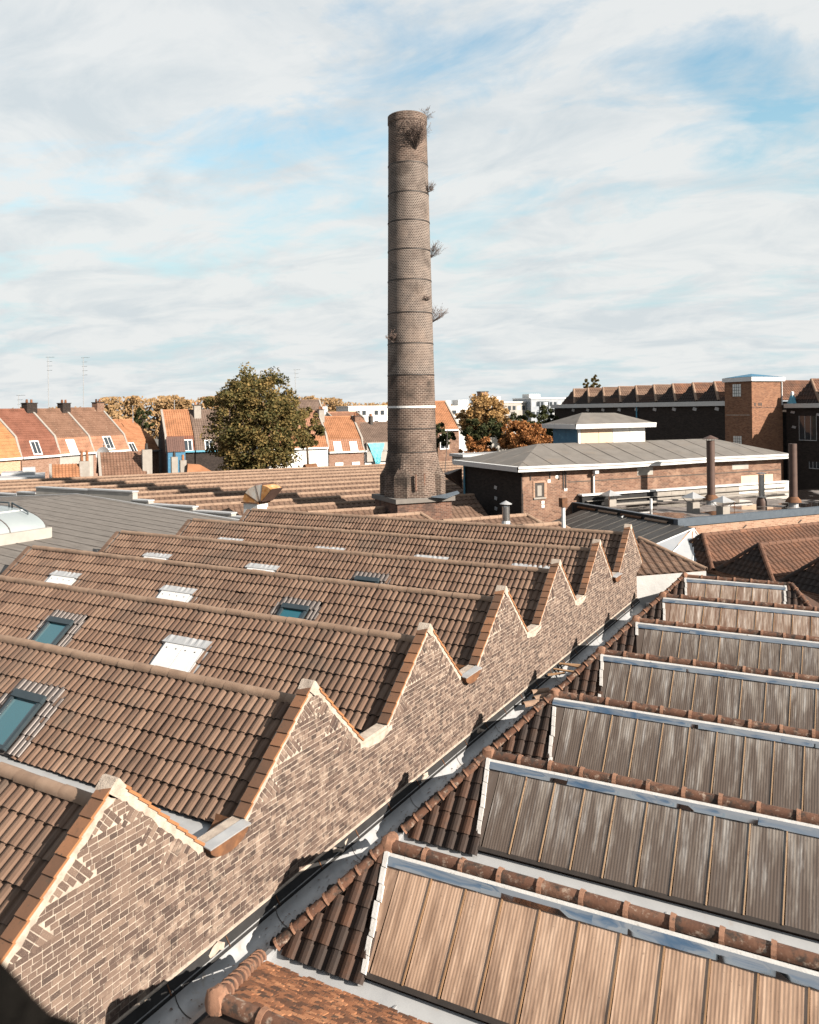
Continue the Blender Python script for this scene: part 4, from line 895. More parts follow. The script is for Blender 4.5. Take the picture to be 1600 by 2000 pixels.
for i in range(4):
    p0 = Q[0].lerp(Q[3], (i+.6)/4.4); k_ = min((p0.y-Q[0].y)/(39.15-Q[0].y), (Q[3].y-p0.y)/(Q[3].y-39.15)); p1 = (Q[0] if p0.y < 39.15 else Q[3]).lerp(RG[0], k_)
    M_.part('felt_strip', MB().obox((p0+p1)/2+Vector((0, 0, .006)), (p1-p0)*.49, (0, .022, 0), (0, 0, .007)), 'grey_felt', rp)
for (p, q) in ((0, 1), (1, 2), (2, 3), (3, 0)):
    A, B_ = Q[p], Q[q]; d = (B_-A).normalized(); n_ = Vector((d.y, -d.x, 0)); nseg = 6 if p == 0 else 1
    for i in range(nseg):
        x0, x1 = A.lerp(B_, i/nseg), A.lerp(B_, (i+1)/nseg); sag = (.0, .02, .05, .02, -.02, .0, 0)
        s0, s1 = (sag[i], sag[i+1]) if p == 0 else (0, 0)
        g = MB().add([x0+n_*.06+Vector((0, 0, .03-s0)), x1+n_*.06+Vector((0, 0, .03-s1)), x1+n_*.02+Vector((0, 0, -.24-s1)), x0+n_*.02+Vector((0, 0, -.24-s0)), x0-n_*.1+Vector((0, 0, .045-s0)), x1-n_*.1+Vector((0, 0, .045-s1)), x0-n_*.5+Vector((0, 0, -.24-s0)), x1-n_*.5+Vector((0, 0, -.24-s1))], [(0, 3, 2, 1), (0, 1, 5, 4), (3, 6, 7, 2)])
        M_.part('fascia', g, 'white_paint')
        if p == 0: M_.part('fascia_lip', MB().obox((x0+x1)/2+n_*.075+Vector((0, 0, -.07-(s0+s1)/2)), (x1-x0)*.5+Vector((0, 0, (s0-s1)/2)), n_*.015, (0, 0, .014)), 'render_grey')
# lantern
la0, la1, lb0, lb1 = 28.2, 33.1, 39.0, 41.6
ln = M_.part('lantern', MB().box(la0+.02, la1-.02, lb0+.02, lb1, 9.2, 10.8), 'white_board')
M_.part('side_panel', MB().box(la0-.012, la0+.01, lb0+.12, lb1-.02, 9.45, 10.78), 'blue_paint', ln)
for i, (x0, x1, mm) in enumerate(((la0+.16, la0+1.42, 'beige_board'), (la0+1.44, la0+2.42, 'beige_board'), (la0+2.48, la0+3.7, 'white_board'), (la0+3.72, la1-.03, 'white_board'))):
    M_.part('board', MB().box(x0, x1, lb0-.012, lb0+.01, 9.5, 10.78), mm, ln)
M_.part('corner_post', MB().box(la0-.02, la0+.13, lb0-.02, lb0+.1, 9.4, 10.8), 'white_paint', ln)
LQ = [Vector((la0-.5, lb0-.45, 11.02)), Vector((la1+.45, lb0-.45, 11.02)), Vector((la1+.45, lb1+.45, 11.02)), Vector((la0-.5, lb1+.45, 11.02))]; LR = [Vector((29.4, 40.3, 11.70)), Vector((31.9, 40.3, 11.66))]
M_.part('lantern_roof', MB().add(LQ+LR, [(0, 1, 5, 4), (1, 2, 5), (2, 3, 4, 5), (3, 0, 4), (3, 2, 1, 0)]), 'hip_felt', ln)
for p, q in ((0, 1), (1, 2), (2, 3), (3, 0)):
    A, B_ = LQ[p], LQ[q]; d = (B_-A).normalized(); n_ = Vector((d.y, -d.x, 0))
    M_.part('lantern_fascia', MB().add([A+n_*.05+Vector((0, 0, .03)), B_+n_*.05+Vector((0, 0, .03)), B_+Vector((0, 0, -.24)), A+Vector((0, 0, -.24)), A-n_*.15+Vector((0, 0, .03)), B_-n_*.15+Vector((0, 0, .03)), A-n_*.45+Vector((0, 0, -.24)), B_-n_*.45+Vector((0, 0, -.24))], [(0, 3, 2, 1), (0, 1, 5, 4), (3, 6, 7, 2)]), 'white_paint', ln)
# wall details
wn = M_.part('blocked_window', MB().box(23.2, 23.78, b0-.012, b0+.02, 7.33, 8.1), 'iron')
for g in (MB().box(23.1, 23.88, b0-.04, b0, 8.10, 8.2), MB().box(23.1, 23.2, b0-.035, b0, 7.25, 8.1), MB().box(23.78, 23.95, b0-.035, b0, 7.25, 8.1)): M_.part('surround', g, 'tan_brick', wn)
M_.part('sill', MB().box(23.12, 23.86, b0-.07, b0, 7.24, 7.33), 'concrete', wn)
M_.part('infill', MB().box(23.36, 23.62, b0-.025, b0, 7.4, 7.95), 'concrete', wn)
for ax, z0, z1 in ((22.95, 8.25, 8.5), (24.15, 8.3, 8.62), (25.0, 7.7, 8.66), (25.15, 7.7, 8.66), (24.72, 8.2, 8.5)): M_.part('wall_anchor', MB().box(ax-.03, ax+.03, b0-.04, b0, z0, z1), 'iron')
for ax, z in ((24.6, 8.35), (24.1, 8.15), (23.7, 7.05), (23.7, 6.85), (25.15, 7.65)): M_.part('patch', MB().box(ax-.09, ax+.09, b0-.015, b0, z-.08, z+.08), 'render_white')
for x0, x1, z0, z1, mm in ((29.95, 31.05, 8.18, 8.62, 'render_grey'), (37.0, 38.3, 8.2, 8.5, 'render_grey'), (37.7, 40.3, 7.25, 7.8, 'beige_board')): M_.part('infill_panel', MB().box(x0, x1, b0-.012, b0+.02, z0, z1), mm)
M_.part('string_course', MB().box(25.3, 40.9, b0-.025, b0, 8.02, 8.06), 'iron')
dp = M_.part('downpipe', MB().tube([(26.9, b0-.35, 8.5), (26.9, b0-.1, 8.3), (26.9, b0-.1, 7.3)], .06, 8), 'white_paint', smooth=True); M_.part('hopper', MB().box(26.78, 27.02, b0-.42, b0-.2, 8.45, 8.6), 'white_paint', dp)
M_.part('downpipe', MB().tube([(a0-.12, 42.1, 8.7), (a0-.12, 42.1, 6.6), (a0-.4, 41.6, 6.45)], .06, 8), 'blue_pipe', smooth=True)
for z in (7.69, 7.1, 6.53): M_.part('anchor_plate', MB().obox((a0-.02, 38.63, z), (.015, 0, 0), (0, .13, .02), (0, -.02, .09)), 'zinc_bright')
M_.part('duct_hood', MB().add([(a0, 42.6, 8.5), (a0, 43.4, 8.4), (a0-1.0, 43.5, 8.15), (a0-1.0, 42.4, 8.2), (a0, 42.6, 7.3), (a0, 43.4, 7.5)], [(0, 1, 2, 3), (0, 3, 4), (3, 2, 5, 4), (1, 5, 2)]), 'flue_brown')
# ================================================================== flat roof with puddles and flues
P_ = Thing('flat_roofed_annex', 'low annex with a wet black flat roof and slate-grey parapet edge', 'building', (25.6, 28.1, GZ), FB)
fa0, fa1, fb0, fb1 = 25.6, 44., 28.1, 35.98
P_.part('wall', MB().box(fa0, fa1, fb0, fb1, GZ, 6.62), 'tan_brick')
P_.part('roof_surface', MB().box(fa0+.1, fa1, fb0+.1, fb1-.3, 6.60, 6.74), 'wet_roof')
P_.part('front_edge', MB().box(fa0-.06, fa1, fb0-.08, fb0+.22, 6.63, 6.96), 'slate_cap'); P_.part('side_edge', MB().box(fa0-.065, fa0+.2, fb0+.225, fb1, 6.40, 6.955), 'slate_cap')
P_.part('dark_board', MB().box(fa0-.09, fa0-.07, fb0+.2, fb1-.1, 6.1, 6.93), 'bitumen')
for i in range(15):
    x0 = fa0+.4+1.02*i; P_.part('upstand_panel', MB().box(x0, x0+1.005, fb1-.28, fb1-.02, 6.7, 7.28), 'white_board' if i >= 11 else ('concrete' if i > 4 else 'bitumen'))
P_.part('coping', MB().box(fa0+.3, 41.2, fb1-.42, fb1-.015, 7.285, 7.37), 'white_paint'); P_.part('ledge', MB().box(fa0+.6, 41, fb1-.44, fb1-.285, 6.98, 7.01), 'concrete')
P_.part('kerb', MB().box(fa0+2, 41, fb1-.75, fb1-.45, 6.72, 6.80), 'concrete')
for x in (26.2, 29.2): P_.part('rod', MB().tube([(x, fb0+(.2 if x > 28 else 5.6), 6.7), (x, fb0+(.2 if x > 28 else 5.6), 7.5)], .015, 5), 'rust')
P_.part('spout', MB().tube([(fa0-.1, 31.6, 6.75), (fa0-.4, 31.5, 6.66)], .05, 7), 'zinc_bright'); P_.part('spout', MB().tube([(35.5, fb0-.05, 6.78), (35.7, fb0-.35, 6.70)], .05, 7), 'blue_pipe')
for ax in (29.6, 33.2, 35.0): P_.part('wall_anchor', MB().obox((ax, fb0-.02, 6.35), (.10, 0, .06), (0, .015, 0), (-.012, 0, .02)), 'iron')
def flue(lb, a, b_, z0, z1, r_, m_, boot, cone):
    t_ = Thing('flue_pipe', lb, 'flue', (a, b_, z0), FB)
    t_.part('pipe', MB().tube([(a, b_, z0), (a, b_, z1)], r_, 16), m_, smooth=True)
    if boot: t_.part('storm_collar', MB().lathe([(r_*2.0, z0+.30), (r_*1.75, z0+.42), (r_*1.05, z0+.58)], (a, b_, 0), 16), 'rust', smooth=True); t_.part('base', MB().lathe([(r_*1.9, z0), (r_*1.9, z0+.03), (r_*1.2, z0+.05), (r_*1.2, z0+.4)], (a, b_, 0), 16), 'zinc')
    if cone:
        t_.part('cowl', MB().lathe([(r_*cone, z1+.10), (r_*cone, z1+.12), (.02, z1+.12+r_*.8)], (a, b_, 0), 16), 'zinc' if m_ == 'steel' else 'flue_brown')
        for q in range(4): t_.part('stay', MB().tube([(a+r_*.95*math.cos(q*1.57+.4), b_+r_*.95*math.sin(q*1.57+.4), z1-.05), (a+r_*.95*math.cos(q*1.57+.4), b_+r_*.95*math.sin(q*1.57+.4), z1+.12)], .012, 4), 'iron')
    return t_
flue('tall brown flue pipe with conical cowl and rusty collar on the flat roof', 32.2, 32.8, 6.7, 10.15, .21, 'flue_brown', True, 1.9)
flue('tall dark open flue pipe with rusty collar beside the blackened wall', 34.9, 29.9, 6.7, 10.0, .20, 'flue_brown', True, 0)
t_ = flue('short shiny ribbed steel flue on the flat roof', 34.1, 31.2, 6.7, 8.35, .15, 'steel', False, 0)
t_.part('base', MB().lathe([(.26, 6.7), (.26, 6.95), (.20, 7.15), (.17, 7.2)], (34.1, 31.2, 0), 14), 'flue_brown', smooth=True); t_.part('flange', MB().lathe([(.28, 7.18), (.28, 7.22), (.15, 7.23)], (34.1, 31.2, 0), 14), 'steel'); t_.part('cap_ring', MB().lathe([(.10, 8.42), (.26, 8.42), (.26, 8.45), (.02, 8.48)], (34.1, 31.2, 0), 14), 'steel')
for q in range(4): t_.part('stay', MB().tube([(34.1+.13*math.cos(q*1.57), 31.2+.13*math.sin(q*1.57), 8.3), (34.1+.16*math.cos(q*1.57), 31.2+.16*math.sin(q*1.57), 8.43)], .01, 4), 'iron')
flue('galvanised vent pipe with pointed cowl on the tan tiled hip', 16.95, 28.45, 7.1, 8.02, .155, 'steel', False, 1.6).part('lead_slate', MB().lathe([(.42, 7.22), (.20, 7.32), (.16, 7.45)], (16.95, 28.45, 0), 12), 'zinc_bright')
flue('slim white vent pipe with rusty square head behind the last tiled ridge', 18.25, 26.3, 6.9, 8.2, .075, 'white_paint', False, 0).part('head', MB().box(18.13, 18.37, 26.18, 26.42, 8.15, 8.5), 'rust')
flue('stubby white vent pipe near the middle of the flat roof', 28.4, 33.1, 6.7, 7.25, .07, 'white_paint', False, 0)
for i, (a, b_, hh, lb) in enumerate(((29.15, 30.9, .55, 'square roof vent with pyramid cowl standing closest to the tall brown flue'), (29.7, 29.5, .45, 'square roof vent with pyramid cowl right behind the slate-grey front edge'), (27.3, 35.0, .40, 'square roof vent with pyramid cowl below the white downpipe'))):
    t_ = Thing('roof_vent', lb, 'vent', (a, b_, 6.7), FB); t_.part('shaft', MB().box(a-.22, a+.22, b_-.22, b_+.22, 6.7, 6.7+hh), 'concrete')
    zc = 6.7+hh+.22; t_.part('cowl', MB().add([(a-.42, b_-.42, zc), (a+.42, b_-.42, zc), (a+.42, b_+.42, zc), (a-.42, b_+.42, zc), (a, b_, zc+.28)], [(0, 1, 4), (1, 2, 4), (2, 3, 4), (3, 0, 4), (3, 2, 1, 0)]), 'zinc')
    for sx in (-1, 1):
        for sy in (-1, 1): t_.part('stay', MB().tube([(a+sx*.2, b_+sy*.2, 6.7+hh-.02), (a+sx*.36, b_+sy*.36, zc+.01)], .014, 4), 'iron')
# lean-to of dark metal sheets with a glazed hip
Lt = Thing('metal_lean_to', 'dark standing-seam metal lean-to roof under the flat roof edge', 'lean-to', (23.5, 30, GZ), FB)
ux = Vector((-4.3, 0, -1.05)).normalized()
for i in range(11):
    b0_ = 26.9+.72*i; A = Vector((25.5, b0_, 6.72)); Bq = Vector((21.0, b0_, 5.62))
    Lt.part('metal_sheet', MB().prism([A, Bq, Bq-Vector((0, 0, .05)), A-Vector((0, 0, .05))], (0, .70, 0)), 'metal_dark')
    Lt.part('seam', MB().obox((A+Bq)/2+Vector((0, -.01, .02)), (Bq-A)/2, (0, .012, 0), (0, 0, .014)), 'metal_dark')
for i in range(4):
    p0 = Vector((25.48, 28.6+1.75*i, 6.745)); Lt.part('ridge_flashing', MB().half(p0, p0+Vector((0, 1.5, 0)), .08, .08), 'rust' if i % 2 else 'ridge_tan')
tip = Vector((25.4, 26.9, 6.72)); ba = [Vector((20.9, 26.9, 5.6)), Vector((22.3, 25.6, 5.5)), Vector((23.7, 25.2, 5.5)), Vector((25.2, 25.4, 5.55)), Vector((25.7, 26.4, 6.0))]
for i in range(4): Lt.part('glass_hip', MB().poly([tip+(ba[i]-tip)*.06, ba[i], ba[i+1]]), 'glass_block'); Lt.part('hip_bar', MB().tube([tip, ba[i]], .03, 5), 'white_paint')
Lt.part('wall', MB().box(21.2, 25.5, 27.0, 34.8, GZ, 5.5), 'house_brick')
# hipped tile roof beyond the end of the gable wall
Hp = Thing('tiled_hip_roof', 'tan tiled hip roof just past the end of the zigzag brick wall', 'roof', (20.5, 24.5, 5.0), FB)
ap = Vector((20.9, 25.1, 6.85)); p1, p2, p3 = Vector((21.7, 22.4, 6.02)), Vector((19.2, 23.3, 5.9)), Vector((22.4, 25.6, 6.0))
g = MB(); ed = (p2-p1); us = None
Hp.part('deck', MB().add([ap, p1, p2, p3, (19.6, 25.3, 6.8), p1-Vector((0, 0, 1)), p2-Vector((0, 0, 1)), p3-Vector((0, 0, 1))], [(0, 2, 1), (0, 1, 3), (0, 4, 2)]), 'tile_tan'); Hp.part('skirt', MB().add([p1, p2, p3, p1-Vector((0, 0, 1.2)), p2-Vector((0, 0, 1.2)), p3-Vector((0, 0, 1.2))], [(0, 1, 4, 3), (0, 3, 5, 2)]), 'membrane')
fx = (p1-p2).normalized(); pm = p2+fx*((ap-p2).dot(fx)); dn = (pm-ap).normalized(); Ls = (pm-ap).length; x2 = (p2-pm).dot(fx); x1 = (p1-pm).dot(fx)
roof_rows(g, ap+fx*x2+Vector((0, 0, .03)), fx, dn, x1-x2, Ls, .28, .36, h=.045, lift=.03, lo=lambda s_: -x2+x2*s_/Ls, hi=lambda s_: -x2+x1*s_/Ls); Hp.part('tile_courses', g, 'tile_tan', kind='stuff')
h_ = MB()
for j in range(7): h_.half(p1.lerp(ap, j/7)+Vector((0, 0, .05)), p1.lerp(ap, (j+1)/7)+Vector((0, 0, .05)), .10, .09)
Hp.part('hip_tiles', h_, 'ridge_tan', kind='stuff')
# white membrane valley
solo('membrane_roof', 'pale wrinkled membrane covering the valley beyond the glazed shed', 'roof', MB().prism([(-7.45, 30.5, 4.95), (-7.2, 29.3, 4.95), (2, 29.3, 4.95), (4, 38, 5.05), (-6, 36, 5.3), (-7.6, 32, 5.2)], (0, 0, -.3)), 'membrane', (-4, 31, 4.9))
for i, (x, y, a, l) in enumerate(((-5.2, 31.2, .5, 1.2), (-2.2, 32.0, .35, 1.3), (-6.3, 30.4, .9, .9))):
    solo('metal_strip', ('long pale metal strip lying on the membrane between the brown hips', 'pale metal strip lying behind the last clay ridge', 'short pale metal strip lying near the end of the brick wall')[i], 'metal strip', MB().obox((x, y, 5.12+.06*i), (math.cos(a)*l, math.sin(a)*l, .03), (-math.sin(a)*.12, math.cos(a)*.12, .03), (0, 0, .02)), 'white_paint', (x, y, 5.0))
# ================================================================== brown pantiled hipped sawtooth roofs
Bn = Thing('brown_hipped_shed', 'weathered brown pantiled shed of parallel hipped roofs below the tan brick annex', 'shed', (25, 22, GZ), FB)
for k in range(4):
    b_ = 25.95-2.85*k; ar = 25.0+.12*k; zt, zb_ = 6.58, 5.45; g = MB(); le = 16.
    dF, dB, dH = 1.55, 1.2, 1.0
    bp = Bn.part('roof_bay', MB().add([(ar, b_, zt-.04), (ar+le, b_, zt-.04), (ar-dH, b_-dF, zb_), (ar+le, b_-dF, zb_), (ar-dH, b_+dB, zb_), (ar+le, b_+dB, zb_)], [(0, 2, 3, 1), (0, 1, 5, 4), (0, 4, 2), (2, 4, 5, 3)]), 'pantile_dark')
    LF = math.hypot(dF, zt-zb_); roof_rows(g, (ar-dH, b_, zt), (1, 0, 0), (0, -dF, zb_-zt), le+dH, LF, .235, .30, h=.05, lift=.03, lo=lambda s_: dH-dH*s_/LF)
    Bn.part('front_tiles', g, 'pantile_brown', bp, kind='stuff'); g = MB()
    LH = math.hypot(dH, zt-zb_); roof_rows(g, (ar, b_+dB, zt), (0, -1, 0), (-dH, 0, zb_-zt), dB+dF, LH, .235, .26, h=.05, lift=.03, lo=lambda s_: dB-dB*s_/LH, hi=lambda s_: dB+dF*s_/LH)
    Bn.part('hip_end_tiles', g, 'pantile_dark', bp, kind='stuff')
    for i in range(30): Bn.part('ridge_tile', MB().half((ar+.40*i, b_, zt), (ar+.40*i+.41, b_, zt), .105, .09, seg=6), 'pantile_brown', bp)
    for e, n in ((-dF, 6), (dB, 6)):
        q0, q1 = Vector((ar, b_, zt+.03)), Vector((ar-dH, b_+e, zb_+.05))
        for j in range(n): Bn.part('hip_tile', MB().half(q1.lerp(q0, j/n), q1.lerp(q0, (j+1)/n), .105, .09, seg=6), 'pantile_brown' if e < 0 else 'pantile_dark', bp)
Bn.part('wall', MB().box(24.4, 40, 14.5, 27, GZ, 5.4), 'house_brick')
# ================================================================== blackened factory and tower
Kf = Thing('blackened_factory', 'long near-black brick factory wall topped with hipped sawtooth roofs', 'factory', (52, 60, GZ), FB)
Kf.part('wall', MB().box(52, 75, 50.9, 76.4, GZ, 12.0), 'black_brick'); Kf.part('fascia', MB().box(51.7, 52.3, 50.93, 76.7, 12.0, 12.40), 'white_worn'); Kf.part('gutter_board', MB().box(51.95, 74.9, 51.0, 76.3, 12.0, 12.3), 'zinc')  # wall faces away from the sun; that darkness is put into the brick colour
Kf.part('downpipe', MB().tube([(51.85, 62.3, 12), (51.85, 62.3, 10.2)], .07, 6), 'blue_pipe')
def hipbay(T, a, b_, zt, zb_, dF, dB, dH, le, mf='pantile_brown', mh='pantile_dark'):
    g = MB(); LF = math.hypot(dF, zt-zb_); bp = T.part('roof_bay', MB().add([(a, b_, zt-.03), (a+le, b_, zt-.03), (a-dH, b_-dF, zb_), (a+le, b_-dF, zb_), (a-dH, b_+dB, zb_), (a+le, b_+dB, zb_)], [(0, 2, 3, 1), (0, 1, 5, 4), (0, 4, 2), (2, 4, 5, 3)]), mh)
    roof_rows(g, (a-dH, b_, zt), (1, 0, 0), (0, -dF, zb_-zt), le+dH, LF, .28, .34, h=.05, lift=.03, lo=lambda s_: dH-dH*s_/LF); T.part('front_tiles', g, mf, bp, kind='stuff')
    g = MB(); LH = math.hypot(dH, zt-zb_); roof_rows(g, (a, b_+dB, zt), (0, -1, 0), (-dH, 0, zb_-zt), dB+dF, LH, .28, .34, h=.05, lift=.03, lo=lambda s_: dB-dB*s_/LH, hi=lambda s_: dB+dF*s_/LH); T.part('hip_end_tiles', g, mh, bp, kind='stuff')  # hip ends take the darker tile, so their shade is in the colour
    T.part('ridge_tiles', MB().half((a, b_, zt), (a+le, b_, zt), .11, .11, seg=6), mf, bp, kind='stuff'); T.part('hip_tiles', MB().half((a-dH, b_-dF, zb_+.04), (a, b_, zt+.03), .12, .11, seg=6), 'ridge_tan', bp, kind='stuff')
for k in range(10):
    b_ = 74.2-2.58*k
    hipbay(Kf, 53.1, b_, 14.05, 12.42, 1.5, 1.0, 1.0, 9., 'tile_tan' if k < 6 else 'pantile_brown', 'pantile_dark')
    Kf.part('anchor_disc', MB().obox((51.98, b_-1.4, 11.75), (.02, 0, 0), (0, .22, .05), (0, -.05, .13)), 'zinc')
Tw = Thing('stair_tower', 'square orange brick stair tower with a white cornice and blue-green roof', 'tower', (53.5, 49.5, GZ), FB)
ta0, ta1, tb0, tb1 = 51.55, 54.93, 48.0, 50.85
Tw.part('wall', MB().box(ta0, ta1, tb0, tb1, GZ, 13.95), 'tower_brick'); Tw.part('cornice', MB().box(ta0-.16, ta1+.16, tb0-.16, tb1+.1, 13.95, 14.28), 'white_paint')
Tw.part('roof', MB().add([(ta0-.1, tb0-.1, 14.30), (ta1+.1, tb0-.1, 14.30), (ta1+.1, tb1, 14.30), (ta0-.1, tb1, 14.30), ((ta0+ta1)/2, 49.6, 14.62)], [(0, 1, 4), (1, 2, 4), (2, 3, 4), (3, 0, 4)]), 'blue_paint')
for z0, z1 in ((12.75, 13.75), (8.6, 9.5)):
    wi = Tw.part('window', MB().box(ta0-.03, ta0, 49.1, 49.95, z0, z1), 'glass_pale')
    for j in range(1, 4): Tw.part('glazing_bar', MB().box(ta0-.045, ta0-.03, 49.1+.85*j/4-.012, 49.1+.85*j/4+.012, z0, z1), 'frame_dark', wi)
    for j in range(1, 4): Tw.part('glazing_bar', MB().box(ta0-.046, ta0-.031, 49.1, 49.95, z0+(z1-z0)*j/4-.012, z0+(z1-z0)*j/4+.012), 'frame_dark', wi)
for x in (51.8, 52.25, 52.47): Tw.part('vent_hole', MB().box(x, x+.16, tb0-.006, tb0+.02, 11.95, 12.2), 'iron')
Tw.part('string_course', MB().box(ta0-.03, ta1, tb0-.03, tb0, 11.8, 11.86), 'plinth_brick'); Tw.part('mortar_line', MB().box(ta0-.012, ta0, tb0+.2, tb1-.1, 11.2, 11.25), 'mortar')
Tw.part('downpipe', MB().tube([(ta1-.1, tb0-.06, 13.9), (ta1-.1, tb0-.06, 12)], .05, 6), 'white_paint')
Kr = Thing('dark_side_wing', 'dark brick wing with tall barred window beside the orange tower', 'building', (55.5, 44, GZ), FB)
Kr.part('wall', MB().box(54.95, 75, 34., 47.65, GZ, 11.75), 'black_brick'); Kr.part('fascia', MB().box(54.6, 55.3, 34., 47.6, 11.75, 12.1), 'white_worn')  # unlit wing wall, shade painted in through the near-black brick
for k in range(5): hipbay(Kr, 56.1, 46.2-2.9*k, 14.0, 12.1, 1.7, 1.1, 1.1, 9., 'pantile_brown', 'pantile_dark')
for y, z0, z1, w_ in ((45.6, 9.2, 11.1, .8), (45.0, 7.0, 7.5, .5)):
    wi = Kr.part('window', MB().box(54.92, 54.97, y-w_, y+w_, z0, z1), 'glass_dark')
    for j in range(4): Kr.part('glazing_bar', MB().box(54.90, 54.93, y-w_+2*w_*j/3-.02, y-w_+2*w_*j/3+.02, z0, z1), 'zinc', wi)
    Kr.part('sill', MB().box(54.85, 54.95, y-w_, y+w_, z0-.06, z0), 'zinc', wi)
for y, z in ((47.0, 11.4), (46.9, 10.2), (44.6, 11.2)): Kr.part('anchor_disc', MB().obox((54.92, y, z), (.02, 0, 0), (0, .18, .03), (0, -.04, .09)), 'zinc')
cw = Thing('roof_cowl', 'small white and blue metal cowl on the fascia beside the orange tower', 'cowl', (55.0, 47.1, 12.1), FB)
cw.part('skirt', MB().lathe([(.42, 12.1), (.30, 12.35), (.16, 12.75)], (55.0, 47.1, 0), 8), 'blue_pipe'); cw.part('head', MB().lathe([(.14, 12.75), (.17, 12.85), (.12, 13.05), (.03, 13.1)], (55.0, 47.1, 0), 8), 'white_paint')
# ================================================================== houses behind
def house(label, a0, a1, ze, zb_, zr_, rm, lm=None, wm='house_brick', wins=(), chim=(), bf=95., dep=4., lin=.7, verge=None, gut='white_paint', zg=GZ, pale=False, group='terraced houses behind the sheds', fr=FB):
    T = Thing('terraced_house', label, 'house', ((a0+a1)/2, bf, zg), fr, group); lm = lm or rm; W_ = a1-a0
    prof = [(bf, zg), (bf, ze), (bf+lin, zb_), (bf+dep, zr_), (bf+2*dep-lin, zb_), (bf+2*dep, ze), (bf+2*dep, zg)]
    T.part('wall', MB().prism([(a0+.02, y, z-.06 if z > zg else z) for y, z in prof], (W_-.04, 0, 0)), wm)
    g = MB(); L2 = math.hypot(dep-lin, zr_-zb_); roof_rows(g, (a0, bf+dep, zr_), (1, 0, 0), (0, -(dep-lin), zb_-zr_), W_, L2, .25, .34, h=.05, lift=.03); rp = T.part('roof', g, rm)
    g = MB(); roof_rows(g, (a0, bf+dep, zr_), (1, 0, 0), (0, dep, ze-zr_), W_, math.hypot(dep, zr_-ze), .5, .5, h=.05); T.part('back_roof', g, rm)
    g = MB(); roof_rows(g, (a0, bf+lin, zb_), (1, 0, 0), (0, -lin-.12, ze-zb_), W_, math.hypot(lin+.12, zb_-ze), .25, .34, h=.05, lift=.03); T.part('mansard', g, lm)
    T.part('ridge_tiles', MB().half((a0, bf+dep, zr_), (a1, bf+dep, zr_), .14, .14, seg=6), rm, rp)
    T.part('gutter', MB().box(a0+.02, a1-.02, bf-.30, bf-.08, ze-.18, ze+.02), gut)
    for sd, x in ((0, a0), (1, a1)):
        if verge and (verge == 'B' or (verge == 'R') == (sd == 1)):
            pr = [(x-.12, bf-.15, ze), (x-.12, bf+lin-.1, zb_+.15), (x-.12, bf+dep, zr_+.18), (x-.12, bf+dep, zr_-.2), (x-.12, bf+lin, zb_-.2), (x-.12, bf, ze-.15)]
            T.part('verge', MB().prism(pr, (.24, 0, 0)), 'concrete')
    for (ac, z0, z1, w_, kd) in wins:
        yb = bf-.12 if z1 <= ze else bf-.10
        if kd == 'dormer' or z0 > ze-.3:
            t0 = (z0+z1)/2; yy = bf-.12+(lin+.12)*max(0, (z0-ze)/(zb_-ze)); y2 = bf-.12+(lin+.12)*(z1-ze)/(zb_-ze)
            P0, P1 = Vector((ac, yy-.05, z0)), Vector((ac, y2-.05, z1))
        else: P0, P1 = Vector((ac, bf-.03, z0)), Vector((ac, bf-.03, z1))
        mid = (P0+P1)/2; up = (P1-P0)/2; nn = Vector((0, -up.z, up.y)).normalized()*.05
        wn_ = T.part('window', MB().obox(mid, (w_/2+.12, 0, 0), up*1.13, nn), 'white_paint')
        T.part('pane', MB().obox(mid+nn*1.1, (w_/2, 0, 0), up*.92, nn*.2), 'glass_dark' if kd != 'pale' else 'glass_pale', wn_)
        T.part('mullion', MB().obox(mid+nn*1.35, (.03, 0, 0), up*.92, nn*.3), 'white_paint', wn_)
    for (ca, z0, z1, w_, d_, cm_) in chim:
        c = T.part('chimney_stack', MB().box(ca-w_/2, ca+w_/2, bf+dep-.5+d_, bf+dep+.3+d_, z0, z1), cm_)
        T.part('cap', MB().box(ca-w_/2-.06, ca+w_/2+.06, bf+dep-.56+d_, bf+dep+.36+d_, z1, z1+.08), 'iron', c)
        for q in (-.25, .2): T.part('chimney_pot', MB().lathe([(.11, 0), (.13, .05), (.10, .35)], (ca+q*w_, bf+dep-.1+d_, z1+.08), 8), 'plain_orange', c)
    return T
FC = R(96.9); RW = dict(bf=65.45, fr=FC)
house('terraced house with a vivid yellow-orange roof and peach wall', 46., 57.4, 7.95, 9.85, 12.6, 'tile_yellow', wm='peach_brick', verge='R', **RW)
house('terraced house with a deep red tiled mansard roof', 57.5, 62.2, 7.95, 9.75, 12.6, 'tile_red', wins=((59.4, 8.15, 9.4, .85, 'd'),), chim=((62.0, 12., 13.25, 1.3, 0, 'black_brick'),), verge='R', **RW)
house('terraced house with a lichen-mottled brown roof and one pale window', 62.2, 66.8, 7.98, 9.65, 12.6, 'tile_moss', 'tile_salmon', wins=((64.0, 8.1, 9.35, .9, 'pale'),), chim=((66.6, 12., 13.25, 1.1, 0, 'black_brick'),), verge='R', wm='render_grey', **RW)
house('terraced house with a brown roof and white verge and fanlight dormer', 66.8, 72.1, 7.98, 9.63, 12.7, 'tile_moss', 'tile_salmon', wins=((69.3, 8.2, 9.5, 1.0, 'd'),), chim=((71.6, 12.2, 13.35, 1.1, 0, 'red_brick'),), verge='R', **RW)
house('low house with a plain orange roof and small dormer window', 72.3, 77.2, 7.7, 9.0, 11.3, 'tile_orange', wins=((72.9, 7.65, 8.65, .8, 'd'),), gut='zinc', **RW)
